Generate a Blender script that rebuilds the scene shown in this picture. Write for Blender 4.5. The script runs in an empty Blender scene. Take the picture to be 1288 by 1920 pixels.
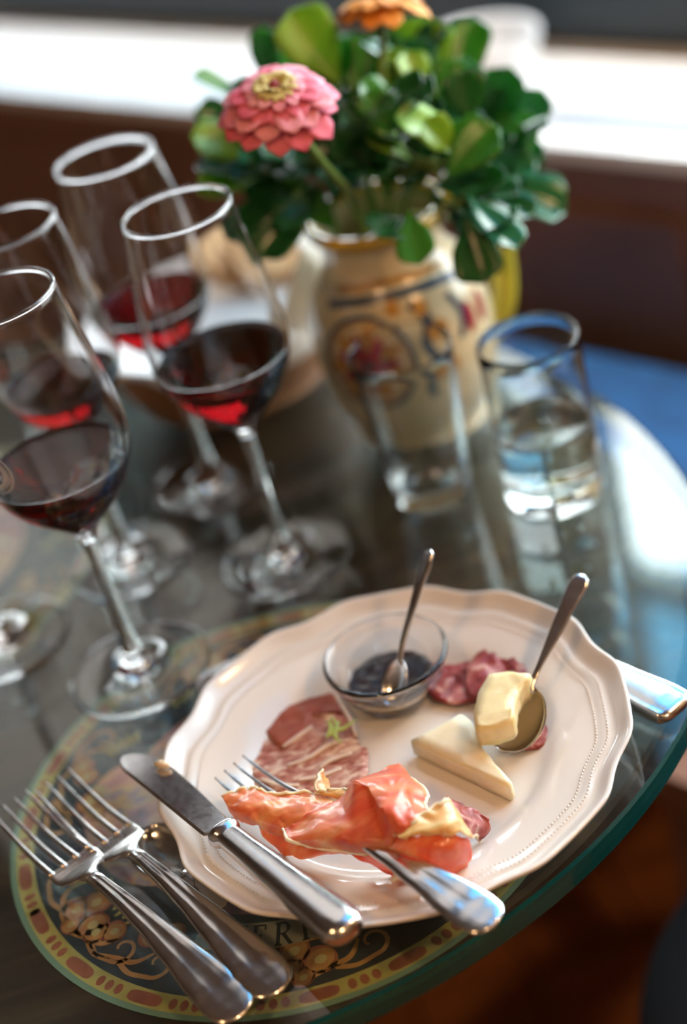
import bpy, bmesh, math, random
from mathutils import Vector, Matrix, noise
random.seed(7)
C = bpy.context.scene.collection
sc = bpy.context.scene
PI = math.pi
rad = math.radians
# ------------------------------------------------------------------ camera
CAM_H, FPX, PITCH, ROLL = 0.54, 3000.0, rad(33), rad(16)
R0 = Vector((1, 0, 0)); U0 = Vector((0, math.sin(PITCH), math.cos(PITCH))); FW = Vector((0, math.cos(PITCH), -math.sin(PITCH)))
CR = R0*math.cos(ROLL) - U0*math.sin(ROLL)
CU = R0*math.sin(ROLL) + U0*math.cos(ROLL)
CP = Vector((0, 0, CAM_H))
cam = bpy.data.cameras.new('camera'); camo = bpy.data.objects.new('camera', cam); C.objects.link(camo)
M = Matrix((CR, CU, -FW)).transposed().to_4x4(); M.translation = CP
camo.matrix_world = M
cam.sensor_fit = 'VERTICAL'; cam.sensor_height = 36; cam.sensor_width = 36
cam.lens = FPX/1920*36; cam.clip_start = 0.02; cam.clip_end = 60
cam.dof.use_dof = True; cam.dof.focus_distance = 0.738; cam.dof.aperture_fstop = cam.lens*1e-3/0.0235
sc.camera = camo
sc.view_settings.view_transform = 'Standard'; sc.view_settings.look = 'None'
sc.view_settings.exposure = 0.0; sc.view_settings.gamma = 1; sc.view_settings.use_curve_mapping = False
sc.cycles.max_bounces = 20; sc.cycles.transmission_bounces = 16; sc.cycles.transparent_max_bounces = 24; sc.cycles.glossy_bounces = 8
sc.cycles.sample_clamp_indirect = 6

def at(u, v, z=0.0):
    "point of the horizontal plane z seen at pixel u, v of the 1288 x 1920 frame"
    d = CR*(u-644) - CU*(v-960) + FW*FPX
    return CP + d*((z-CAM_H)/d.z)
def atd(u, v, depth):
    return CP + (CR*(u-644) - CU*(v-960) + FW*FPX)*(depth/FPX)

# ------------------------------------------------------------------ world: bright hazy sky low down, blue higher
W = bpy.data.worlds.new('sky'); sc.world = W; W.use_nodes = True
nt = W.node_tree; nt.nodes.clear()
tc = nt.nodes.new('ShaderNodeTexCoord'); sp = nt.nodes.new('ShaderNodeSeparateXYZ'); rp = nt.nodes.new('ShaderNodeValToRGB')
bg = nt.nodes.new('ShaderNodeBackground'); wo = nt.nodes.new('ShaderNodeOutputWorld')
nt.links.new(tc.outputs['Generated'], sp.inputs[0]); nt.links.new(sp.outputs['Z'], rp.inputs[0])
nt.links.new(rp.outputs[0], bg.inputs[0]); nt.links.new(bg.outputs[0], wo.inputs[0])
el = rp.color_ramp.elements
el[0].position = 0.0; el[0].color = (.35, .36, .38, 1)
el[1].position = 1.0; el[1].color = (.02, .08, .20, 1)
for p, c in ((.02, (.80, .86, .90)), (.50, (.95, 1.0, 1.0)), (.600, (.85, .98, 1.0)), (.618, (.050, .21, .35)), (.80, (.028, .10, .19))):
    e = el.new(p); e.color = (*c, 1)
bg.inputs[1].default_value = 14

# window wall frame: s runs along the wall, n points outdoors
WN = Vector((.77, .637, 0)).normalized(); WS = Vector((.637, -.77, 0)).normalized(); W0 = Vector((.35, 1.2, 0))
def wp(s, n, z): return W0 + WS*s + WN*n + Vector((0, 0, z))
SILL_D = .215
for i, (s0, s1) in enumerate(((-2.6, -1.5), (-1.44, -.39), (-.33, .85))):      # portals sit in the window openings
    L = bpy.data.lights.new('window_portal', 'AREA'); L.shape = 'RECTANGLE'; L.size = s1-s0; L.size_y = 2.18
    L.cycles.is_portal = True
    o = bpy.data.objects.new('window_portal', L); C.objects.link(o)
    X = WS; Z = WN; Y = Z.cross(X)
    m = Matrix((X, Y, Z)).transposed().to_4x4(); m.translation = wp((s0+s1)/2, SILL_D-.01, .12+1.09); o.matrix_world = m
SUN = bpy.data.lights.new('sun', 'SUN'); SUN.energy = 8; SUN.angle = rad(.6); SUN.color = (1, .96, .90)
so = bpy.data.objects.new('sun', SUN); C.objects.link(so); so.rotation_euler = (WN*math.cos(rad(74.5))+Vector((0, 0, math.sin(rad(74.5))))).to_track_quat('Z', 'Y').to_euler()
# warm lamps of the bar, behind and above the photographer, plus an added fill
def lamp(loc, power, col, size):
    L = bpy.data.lights.new('bar_or_fill_light', 'AREA'); L.shape = 'DISK'; L.size = size; L.energy = power; L.color = col
    o = bpy.data.objects.new('bar_or_fill_light', L); C.objects.link(o); o.location = loc; return o
lamp((-.55, -.1, 1.40), 7, (1, .58, .27), .16)
lamp((1.0, .45, 1.25), 7, (1, .60, .30), .16)  # added fill lamp, brightens the floor at the lower right
lamp((.75, -.5, 1.40), 13, (1, .58, .27), .16)

# ------------------------------------------------------------------ helpers
def mat(name, col, rough=.5, metal=0, **k):
    m = bpy.data.materials.new(name); m.use_nodes = True
    b = m.node_tree.nodes['Principled BSDF']
    b.inputs['Base Color'].default_value = (*col, 1); b.inputs['Roughness'].default_value = rough; b.inputs['Metallic'].default_value = metal
    names = dict(trans='Transmission Weight', ior='IOR', sss='Subsurface Weight', coat='Coat Weight', spec='Specular IOR Level', alpha='Alpha', sheen='Sheen Weight', aniso='Anisotropic')
    for a, v in k.items():
        if a in names: b.inputs[names[a]].default_value = v
    if 'sss' in k:
        b.inputs['Subsurface Radius'].default_value = k.get('srad', (.01, .005, .003)); b.inputs['Subsurface Scale'].default_value = k.get('sscale', .5)
    return m
def N(m, t, **k):
    n = m.node_tree.nodes.new(t)
    for a, v in k.items():
        if a.startswith('i_'): n.inputs[a[2:]].default_value = v
        else: setattr(n, a, v)
    return n
def lk(m, a, b): m.node_tree.links.new(a, b)
def mottled(m, cols, scale=40, detail=5, distort=0, stretch=(1, 1, 1), bump=0, dist=.001, rot=(0, 0, 0), coord='Object'):
    "noise-driven colour ramp in object space"
    b = m.node_tree.nodes['Principled BSDF']
    t = N(m, 'ShaderNodeTexCoord'); mp = N(m, 'ShaderNodeMapping'); mp.inputs['Scale'].default_value = stretch; mp.inputs['Rotation'].default_value = rot
    n = N(m, 'ShaderNodeTexNoise'); n.inputs['Scale'].default_value = scale; n.inputs['Detail'].default_value = detail; n.inputs['Distortion'].default_value = distort
    r = N(m, 'ShaderNodeValToRGB'); r.color_ramp.elements[0].position = cols[0][0]; r.color_ramp.elements[0].color = (*cols[0][1], 1)
    r.color_ramp.elements[1].position = cols[-1][0]; r.color_ramp.elements[1].color = (*cols[-1][1], 1)
    for p, c in cols[1:-1]:
        e = r.color_ramp.elements.new(p); e.color = (*c, 1)
    lk(m, t.outputs[coord], mp.inputs[0]); lk(m, mp.outputs[0], n.inputs['Vector']); lk(m, n.outputs[0], r.inputs[0]); lk(m, r.outputs[0], b.inputs['Base Color'])
    if bump:
        bm_ = N(m, 'ShaderNodeBump'); bm_.inputs['Strength'].default_value = bump; bm_.inputs['Distance'].default_value = dist
        lk(m, n.outputs[0], bm_.inputs['Height']); lk(m, bm_.outputs[0], b.inputs['Normal'])
    return m
def root_of(o):
    while o.parent: o = o.parent
    return o
def mesh(name, V, F, m, parent=None, world=True, smooth=True, mats=None, fm=None):
    if parent is not None and world:
        off = root_of(parent).location; V = [Vector(v)-off for v in V]
    me = bpy.data.meshes.new(name); me.from_pydata([tuple(v) for v in V], [], F); me.validate(); me.update()
    for x in (mats or [m]): me.materials.append(x)
    if smooth: me.polygons.foreach_set('use_smooth', [True]*len(me.polygons))
    if fm:
        for p, i in zip(me.polygons, fm): p.material_index = i
    bmx = bmesh.new(); bmx.from_mesh(me); bmesh.ops.recalc_face_normals(bmx, faces=bmx.faces); bmx.to_mesh(me); bmx.free()
    o = bpy.data.objects.new(name, me); C.objects.link(o)
    if parent is not None: o.parent = parent
    return o
def tag(o, label, cat=None, group=None, kind=None):
    if label: o['label'] = label
    if cat: o['category'] = cat
    if group: o['group'] = group
    if kind: o['kind'] = kind
    return o
def thing(name, loc, label, cat, group=None):
    o = bpy.data.objects.new(name, None); C.objects.link(o); o.location = loc; o.empty_display_size = .02
    return tag(o, label, cat, group)
class MB:
    def __init__(s): s.V = []; s.F = []; s.fm = []
    def add(s, V, F, mi=0):
        n = len(s.V); s.V += [Vector(v) for v in V]; s.F += [tuple(i+n for i in f) for f in F]; s.fm += [mi]*len(F)
    def box(s, a, b, mi=0):
        x0, y0, z0 = a; x1, y1, z1 = b
        s.add([(x0,y0,z0),(x1,y0,z0),(x1,y1,z0),(x0,y1,z0),(x0,y0,z1),(x1,y0,z1),(x1,y1,z1),(x0,y1,z1)], [(0,3,2,1),(4,5,6,7),(0,1,5,4),(1,2,6,5),(2,3,7,6),(3,0,4,7)], mi)
    def obox(s, s0, s1, n0, n1, z0, z1, mi=0):
        P = [wp(a, b, c) for c in (z0, z1) for a, b in ((s0,n0),(s1,n0),(s1,n1),(s0,n1))]
        s.add(P, [(0,3,2,1),(4,5,6,7),(0,1,5,4),(1,2,6,5),(2,3,7,6),(3,0,4,7)], mi)
    def build(s, name, m, parent=None, **k): return mesh(name, s.V, s.F, m, parent, **k)
def lathe(prof, seg=64, c=(0, 0, 0), close=False):
    V = []; F = []; n = len(prof)
    for i in range(seg):
        a = 2*PI*i/seg
        for r, z in prof: V.append((c[0]+max(r, 1e-5)*math.cos(a), c[1]+max(r, 1e-5)*math.sin(a), c[2]+z))
    for i in range(seg):
        j = (i+1) % seg
        for k in range(n if close else n-1):
            k2 = (k+1) % n
            F.append((i*n+k, j*n+k, j*n+k2, i*n+k2))
    return V, F
def loft(rings, cap=True, wrap=True):
    V = [p for r in rings for p in r]; n = len(rings[0]); F = []
    for i in range(len(rings)-1):
        for k in range(n if wrap else n-1):
            k2 = (k+1) % n; F.append((i*n+k, i*n+k2, (i+1)*n+k2, (i+1)*n+k))
    if cap and wrap: F.append(tuple(range(n))[::-1]); F.append(tuple((len(rings)-1)*n+k for k in range(n)))
    return V, F
def catmull(P, sub=6):
    P = [Vector(p) for p in P]; out = []
    for i in range(len(P)-1):
        p0 = P[max(i-1, 0)]; p1 = P[i]; p2 = P[i+1]; p3 = P[min(i+2, len(P)-1)]
        for k in range(sub):
            t = k/sub; out.append(.5*((2*p1)+(p2-p0)*t+(2*p0-5*p1+4*p2-p3)*t*t+(3*p1-p0-3*p2+p3)*t**3))
    out.append(P[-1]); return out
def tube(path, rads, seg=10, cap=True, flat=1.0, up=Vector((0, 0, 1))):
    path = [Vector(p) for p in path]; rings = []
    if not hasattr(rads, '__len__'): rads = [rads]*len(path)
    for i, p in enumerate(path):
        t = (path[min(i+1, len(path)-1)]-path[max(i-1, 0)]).normalized()
        s = t.cross(up)
        if s.length < 1e-3: s = t.cross(Vector((1, 0, 0)))
        s.normalize(); w = s.cross(t); f = len(rads)-1; q = i/(len(path)-1)*f; a = int(min(q, f-1)) if f else 0
        r = rads[a]*(1-(q-a))+rads[a+1]*(q-a) if f else rads[0]
        rings.append([p+s*math.cos(2*PI*k/seg)*r+w*math.sin(2*PI*k/seg)*r*flat for k in range(seg)])
    return loft(rings, cap)
def tubeobj(name, path, rads, m, parent=None, sub=5, **k):
    V, F = tube(catmull(path, sub), rads, **k); return mesh(name, V, F, m, parent)
def interp(tab, x):
    for a, b in zip(tab, tab[1:]):
        if x <= b[0]:
            t = (x-a[0])/max(b[0]-a[0], 1e-9); t = max(0, t); t = t*t*(3-2*t)*.5+t*.5
            return [p+(q-p)*t for p, q in zip(a[1:], b[1:])]
    return list(tab[-1][1:])

# ------------------------------------------------------------------ materials
def flat_glass(name, tint=(1, 1, 1), f0=.045):
    m = bpy.data.materials.new(name); m.use_nodes = True; t = m.node_tree; t.nodes.clear()
    g = t.nodes.new('ShaderNodeNewGeometry'); d = t.nodes.new('ShaderNodeVectorMath'); d.operation = 'DOT_PRODUCT'
    a = t.nodes.new('ShaderNodeMath'); a.operation = 'ABSOLUTE'
    b = t.nodes.new('ShaderNodeMath'); b.operation = 'SUBTRACT'; b.inputs[0].default_value = 1
    c = t.nodes.new('ShaderNodeMath'); c.operation = 'POWER'; c.inputs[1].default_value = 5
    e = t.nodes.new('ShaderNodeMath'); e.operation = 'MULTIPLY_ADD'; e.inputs[1].default_value = 1-f0; e.inputs[2].default_value = f0
    tr = t.nodes.new('ShaderNodeBsdfTransparent'); tr.inputs[0].default_value = (*tint, 1)
    gl = t.nodes.new('ShaderNodeBsdfGlossy'); gl.inputs['Roughness'].default_value = .015; gl.inputs['Color'].default_value = (1, 1, 1, 1)
    mx = t.nodes.new('ShaderNodeMixShader'); o = t.nodes.new('ShaderNodeOutputMaterial')
    L = t.links.new
    L(g.outputs['Normal'], d.inputs[0]); L(g.outputs['Incoming'], d.inputs[1]); L(d.outputs['Value'], a.inputs[0]); L(a.outputs[0], b.inputs[1])
    L(b.outputs[0], c.inputs[0]); L(c.outputs[0], e.inputs[0]); L(e.outputs[0], mx.inputs[0]); L(tr.outputs[0], mx.inputs[1]); L(gl.outputs[0], mx.inputs[2]); L(mx.outputs[0], o.inputs[0])
    return m
M_tableglass = flat_glass('table glass', (.90, .96, .95), .065)
M_pane = flat_glass('window pane glass', (.97, .98, .98))
M_edge = mat('teal glass edge', (.004, .085, .095), .10, trans=.35, ior=1.5)
M_glass = mat('clear drinking glass', (1, 1, 1), 0.0, trans=1, ior=1.48)
M_glass2 = mat('pressed glass', (.97, 1, .99), 0.02, trans=1, ior=1.5)
M_wine = mat('red wine', (.075, .0008, .0016), 0.0, trans=1, ior=1.34)
M_water = mat('water', (1, 1, 1), 0.0, trans=1, ior=1.33)
M_steel = mat('polished steel', (.74, .74, .75), .16, 1)
M_steel2 = mat('worn silver', (.70, .68, .66), .22, 1)
for m_ in (M_steel, M_steel2):
    b_ = m_.node_tree.nodes['Principled BSDF']; n_ = N(m_, 'ShaderNodeTexNoise'); n_.inputs['Scale'].default_value = 260; n_.inputs['Detail'].default_value = 6
    t_ = N(m_, 'ShaderNodeTexCoord'); lk(m_, t_.outputs['Object'], n_.inputs['Vector'])
    mr = N(m_, 'ShaderNodeMapRange'); mr.inputs['To Min'].default_value = .10; mr.inputs['To Max'].default_value = .28; lk(m_, n_.outputs[0], mr.inputs[0]); lk(m_, mr.outputs[0], b_.inputs['Roughness'])
M_porc = mat('warm white porcelain', (.735, .70, .665), .13, coat=.5)
M_woodtop = mottled(mat('dark brown tabletop wood', (.05, .03, .02), .5), [(.3, (.020, .012, .008)), (.5, (.045, .026, .015)), (.7, (.085, .050, .025))], 14, 6, .6, (1, 6, 1))
M_floor = mottled(mat('reddish brown floorboard', (.2, .08, .03), .42), [(.3, (.22, .075, .024)), (.55, (.34, .12, .040)), (.75, (.44, .17, .060))], 5, 6, .4, (7, .6, 1), rot=(0, 0, .1))
M_panel = mottled(mat('brown wall panelling', (.1, .05, .03), .5), [(.3, (.17, .085, .058)), (.6, (.24, .125, .085)), (.8, (.30, .165, .12))], 3, 4, .3, (1, 1, .3))
M_wall = mat('plaster wall, warm ochre', (.26, .18, .12), .9)
M_ceil = mat('dark timber ceiling', (.13, .09, .06), .9)
M_plaster = mat('pale window wall plaster', (.72, .69, .65), .9)
M_sill = mottled(mat('white stone sill', (.85, .85, .84), .45), [(.3, (.80, .80, .79)), (.7, (.90, .90, .89))], 12)
M_frame = mat('dark blue-black window frame', (.010, .022, .030), .4)
M_navy = mottled(mat('navy printed ground', (.02, .03, .05), .6), [(.3, (.010, .017, .030)), (.6, (.025, .040, .062)), (.8, (.055, .065, .080))], 60, 6)
M_mteal = mat('pale teal rim print', (.22, .36, .28), .6)
M_myel = mottled(mat('mustard border print', (.4, .33, .08), .6), [(.3, (.50, .40, .10)), (.7, (.66, .57, .22))], 80)
M_mred = mottled(mat('terracotta print', (.3, .08, .05), .6), [(.3, (.34, .085, .050)), (.7, (.48, .17, .10))], 90)
M_morg = mottled(mat('orange print', (.5, .2, .06), .6), [(.3, (.46, .19, .07)), (.7, (.68, .36, .14))], 120)
M_mlight = mat('pale highlight print', (.62, .50, .26), .6)
M_mbanner = mottled(mat('faded scroll print', (.3, .25, .2), .6), [(.3, (.34, .29, .23)), (.7, (.50, .43, .34))], 50)
M_mink = mat('dark ink print', (.016, .028, .045), .6)
M_mcentre = mottled(mat('mottled centre print', (.3, .12, .1), .6), [(.32, (.14, .11, .19)), (.40, (.48, .18, .22)), (.5, (.74, .33, .28)), (.57, (.80, .46, .22)), (.62, (.44, .26, .36)), (.7, (.78, .60, .34))], 26, 5, 1.2)

for m_ in (M_navy, M_mteal, M_myel, M_mred, M_morg, M_mlight, M_mbanner, M_mink, M_mcentre):      # laminated print
    b_ = m_.node_tree.nodes['Principled BSDF']; b_.inputs['Coat Weight'].default_value = 1; b_.inputs['Coat Roughness'].default_value = .22; b_.inputs['Coat IOR'].default_value = 1.6
# ------------------------------------------------------------------ room (structure)
def struct(o): o['kind'] = 'structure'; return o
fl = thing('floor', (0, 0, -.74), None, None); struct(fl)
pd = Vector((.095, -1, 0)).normalized(); pn = Vector((1, .095, 0)).normalized(); base_p = at(985, 1795, -.74)
sub = MB(); sub.box((-4, -4, -.80), (4, 5, -.762)); sub.build('subfloor', M_wall, fl, smooth=False)
proto = None
pw = .12
bmv = MB(); bmv.box((-3.6, 0, -.022), (3.6, pw-.0035, 0))
me = None
for k in range(-26, 27):
    for seg_ in (0,):
        o = base_p + pn*(k*pw)
        if me is None:
            ob = mesh('floorboard', bmv.V, bmv.F, M_floor, None, smooth=False); me = ob.data
        else:
            ob = bpy.data.objects.new('floorboard', me); C.objects.link(ob)
        ob.parent = fl; ob.location = (o.x+pd.x*(.37*(k % 3)), o.y+pd.y*(.37*(k % 3)), random.uniform(-.0015, 0)); ob.rotation_euler = (0, 0, math.atan2(pd.y, pd.x))
w = MB(); w.obox(-3.2, 2.4, 0, SILL_D+.02, -.74, -.014); w.obox(-3.2, 2.4, SILL_D, SILL_D+.12, -.014, .10); w.obox(-3.2, 2.4, SILL_D, SILL_D+.12, 2.3, 2.55, 1)
w.obox(-3.2, -2.6, SILL_D, SILL_D+.12, .10, 2.3, 1); w.obox(.88, 2.4, SILL_D, SILL_D+.12, .10, 2.3, 1)
wall_window = struct(w.build('wall_window', M_panel, smooth=False, mats=[M_panel, M_plaster], fm=w.fm))
# vertical panel boards on the lower wall
for k in range(10):
    b = MB(); b.obox(-2.5+k*.36, -2.5+k*.36+.33, -.012, .0, -.66, -.06); b.build('panel', M_panel, wall_window, smooth=False)
s_ = MB(); s_.obox(-3.2, 2.4, -.004, SILL_D, -.014, 0); struct(s_.build('trim_1', M_sill, smooth=False))
s_ = MB(); s_.obox(-3.2, 2.4, SILL_D-.008, SILL_D-.0005, 0, .10); struct(s_.build('trim_2', M_frame, smooth=False))
for i, (s0, s1) in enumerate(((-2.6, -1.47), (-1.47, -.36), (-.36, .88))):
    wi = thing('window_%d' % (i+1), wp((s0+s1)/2, SILL_D+.03, .12), None, None); struct(wi)
    f = MB()
    f.obox(s0, s0+.03, SILL_D+.01, SILL_D+.05, .12, 2.3); f.obox(s1-.03, s1, SILL_D+.01, SILL_D+.05, .12, 2.3)
    f.obox(s0+.03, s1-.03, SILL_D+.01, SILL_D+.05, .10, .125); f.obox(s0+.03, s1-.03, SILL_D+.01, SILL_D+.05, 2.27, 2.3); f.obox(s0+.03, s1-.03, SILL_D+.01, SILL_D+.05, .70, .725)
    fr_ = f.build('window_frame', M_frame, wi, smooth=False)
    for z0, z1 in ((.125, .70), (.725, 2.27)):
        f = MB(); f.obox(s0+.03, s1-.03, SILL_D+.028, SILL_D+.032, z0, z1); f.build('pane', M_pane, fr_, smooth=False)
M_added_blind = bpy.data.materials.new('added dimming cloth'); M_added_blind.use_nodes = True; _t = M_added_blind.node_tree; _t.nodes.clear()
_a = _t.nodes.new('ShaderNodeBsdfDiffuse'); _a.inputs[0].default_value = (.40, .33, .26, 1); _b = _t.nodes.new('ShaderNodeBsdfTranslucent'); _b.inputs[0].default_value = (.86, .80, .76, 1)
_m = _t.nodes.new('ShaderNodeMixShader'); _m.inputs[0].default_value = .48; _o = _t.nodes.new('ShaderNodeOutputMaterial'); _t.links.new(_a.outputs[0], _m.inputs[1]); _t.links.new(_b.outputs[0], _m.inputs[2]); _t.links.new(_m.outputs[0], _o.inputs[0])
for k, (s0, s1) in enumerate(((-2.58, -1.48), (-1.46, -.37))):  # added unseen blinds: dim the left windows, soften their table reflection
    bl = thing('added_blind', wp((s0+s1)/2, SILL_D-.03, 2.28), ('added beige blind over the leftmost window, out of view, to dim its light', 'added beige blind over the middle window, out of view, to dim its light')[k], 'blind')
    b = MB(); b.obox(s0, s1, SILL_D-.031, SILL_D-.029, .90, 2.28); b.build('added_blind_cloth', M_added_blind, bl, smooth=False)
    b = MB(); b.obox(s0, s1, SILL_D-.038, SILL_D-.022, .885, .90); b.build('bottom_rail', M_frame, bl, smooth=False)
for k, (s0, s1) in enumerate(((-2.58, -1.48), (-1.46, -.37))):  # added unseen dark cloths: keep wine and table reflections dark at left
    cf = thing('added_curtain', wp((s0+s1)/2, SILL_D-.06, .86), ('added dark slate curtain across the leftmost window, out of view, to darken its reflection', 'added dark slate curtain across the middle window, out of view, to darken its reflection')[k], 'curtain')
    b = MB(); V = []; n_ = 80
    for i in range(n_+1):
        q = i/n_; w_ = .012*math.sin(q*2*PI*11)
        for z_ in (.40, .86): V.append(wp(s0+(s1-s0)*q, SILL_D-.058+w_, z_))
    o = mesh('added_curtain_cloth', V, [(2*i, 2*i+2, 2*i+3, 2*i+1) for i in range(n_)], mat('slate cloth', (.045, .050, .060), .9), cf); sm = o.modifiers.new('t', 'SOLIDIFY'); sm.thickness = .002
    V, F = tube([wp(s0, SILL_D-.058, .865), wp(s1, SILL_D-.058, .865)], .007, 10); mesh('rod', V, F, M_frame, cf)
def wallq(name, s0, s1, n0, n1, z0, z1, m):
    b = MB(); b.obox(s0, s1, n0, n1, z0, z1); return struct(b.build(name, m, smooth=False))
wallq('wall_back', -3.2, 2.4, -3.6, -3.5, -.74, 2.55, M_wall)
wallq('wall_left', -3.3, -3.2, -3.5, SILL_D+.12, -.74, 2.55, M_wall)
wallq('wall_right', 2.4, 2.5, -3.5, SILL_D+.12, -.74, 2.55, M_wall)
wallq('ceiling', -3.3, 2.5, -3.6, SILL_D+.12, 2.55, 2.65, M_ceil)

# ------------------------------------------------------------------ table
TC = Vector((-.196, .834, 0)); TA, TB, TANG = .4213, .3511, rad(140)
def tell(a, b, z, n=160):
    out = []
    for i in range(n):
        t = 2*PI*i/n; x, y = a*math.cos(t), b*math.sin(t)
        out.append(Vector((TC.x+x*math.cos(TANG)-y*math.sin(TANG), TC.y+x*math.sin(TANG)+y*math.cos(TANG), z)))
    return out
table = thing('bistro_table', (TC.x, TC.y, -.74), 'oval bistro table with dark wooden top under the place settings', 'table')
rs = [tell(TA-.02, TB-.02, -.0160), tell(TA-.018, TB-.018, -.0185), tell(TA-.018, TB-.018, -.036), tell(TA-.024, TB-.024, -.042)]
V, F = loft(rs); mesh('tabletop', V, F, M_woodtop, table, smooth=False)
V, F = lathe([(0, -.74), (.19, -.74), (.20, -.73), (.19, -.715), (.06, -.70), (.035, -.66), (.03, -.3), (.035, -.08), (.12, -.056), (.13, -.042), (0, -.042)], 40, (TC.x-.04, TC.y+.02, 0)); mesh('pedestal', V, F, mat('black iron', (.015, .014, .014), .45, .6), table)
rs = [tell(TA-.0015, TB-.0015, -.0145), tell(TA, TB, -.0130), tell(TA, TB, -.0015), tell(TA-.0015, TB-.0015, 0)]
V, F = loft(rs); gt = mesh('glass_tabletop', V, F, M_tableglass, None, smooth=False, mats=[M_tableglass, M_edge], fm=[1]*(len(F)-2)+[0, 0])
tag(gt, 'clear glass sheet with a teal green edge covering the oval table', 'glass top')

# ------------------------------------------------------------------ printed placemats under the glass
ZM = -.0156
def polar(c, r, a, z): return Vector((c.x+r*math.cos(a), c.y+r*math.sin(a), z))
def annulus(mb, c, r0, r1, z, a0=0, a1=2*PI, n=120):
    V = []; 
    for i in range(n+1):
        a = a0+(a1-a0)*i/n; V += [polar(c, r0, a, z), polar(c, r1, a, z)]
    mb.add(V, [(2*i, 2*i+1, 2*i+3, 2*i+2) for i in range(n)])
def blob(mb, p, rx, ry, ang, z, n=18, wob=0, ex=2.0):
    V = [Vector((p.x, p.y, z))]
    ph = random.random()*6
    for i in range(n):
        t = 2*PI*i/n; w_ = 1+wob*math.sin(3*t+ph); ct, st = math.cos(t), math.sin(t)
        x = rx*math.copysign(abs(ct)**(2/ex), ct)*w_; y = ry*math.copysign(abs(st)**(2/ex), st)*w_
        V.append(Vector((p.x+x*math.cos(ang)-y*math.sin(ang), p.y+x*math.sin(ang)+y*math.cos(ang), z)))
    mb.add(V, [(0, i+1, (i+1) % n+1) for i in range(n)])
def ribbon(mb, pts, w0, z, w1=None, sub=6):
    P = catmull([Vector((p[0], p[1], z)) for p in pts], sub); V = []
    n = len(P)
    for i, p in enumerate(P):
        t = (P[min(i+1, n-1)]-P[max(i-1, 0)]).normalized(); s = Vector((-t.y, t.x, 0)); q = i/(n-1)
        wv = w0 if w1 is None else w0+(w1-w0)*q
        if w1 is None: wv = w0*(.35+.65*math.sin(PI*min(max(q, .05), .95)))
        V += [p-s*wv, p+s*wv]
    mb.add(V, [(2*i, 2*i+1, 2*i+3, 2*i+2) for i in range(n-1)])
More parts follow.
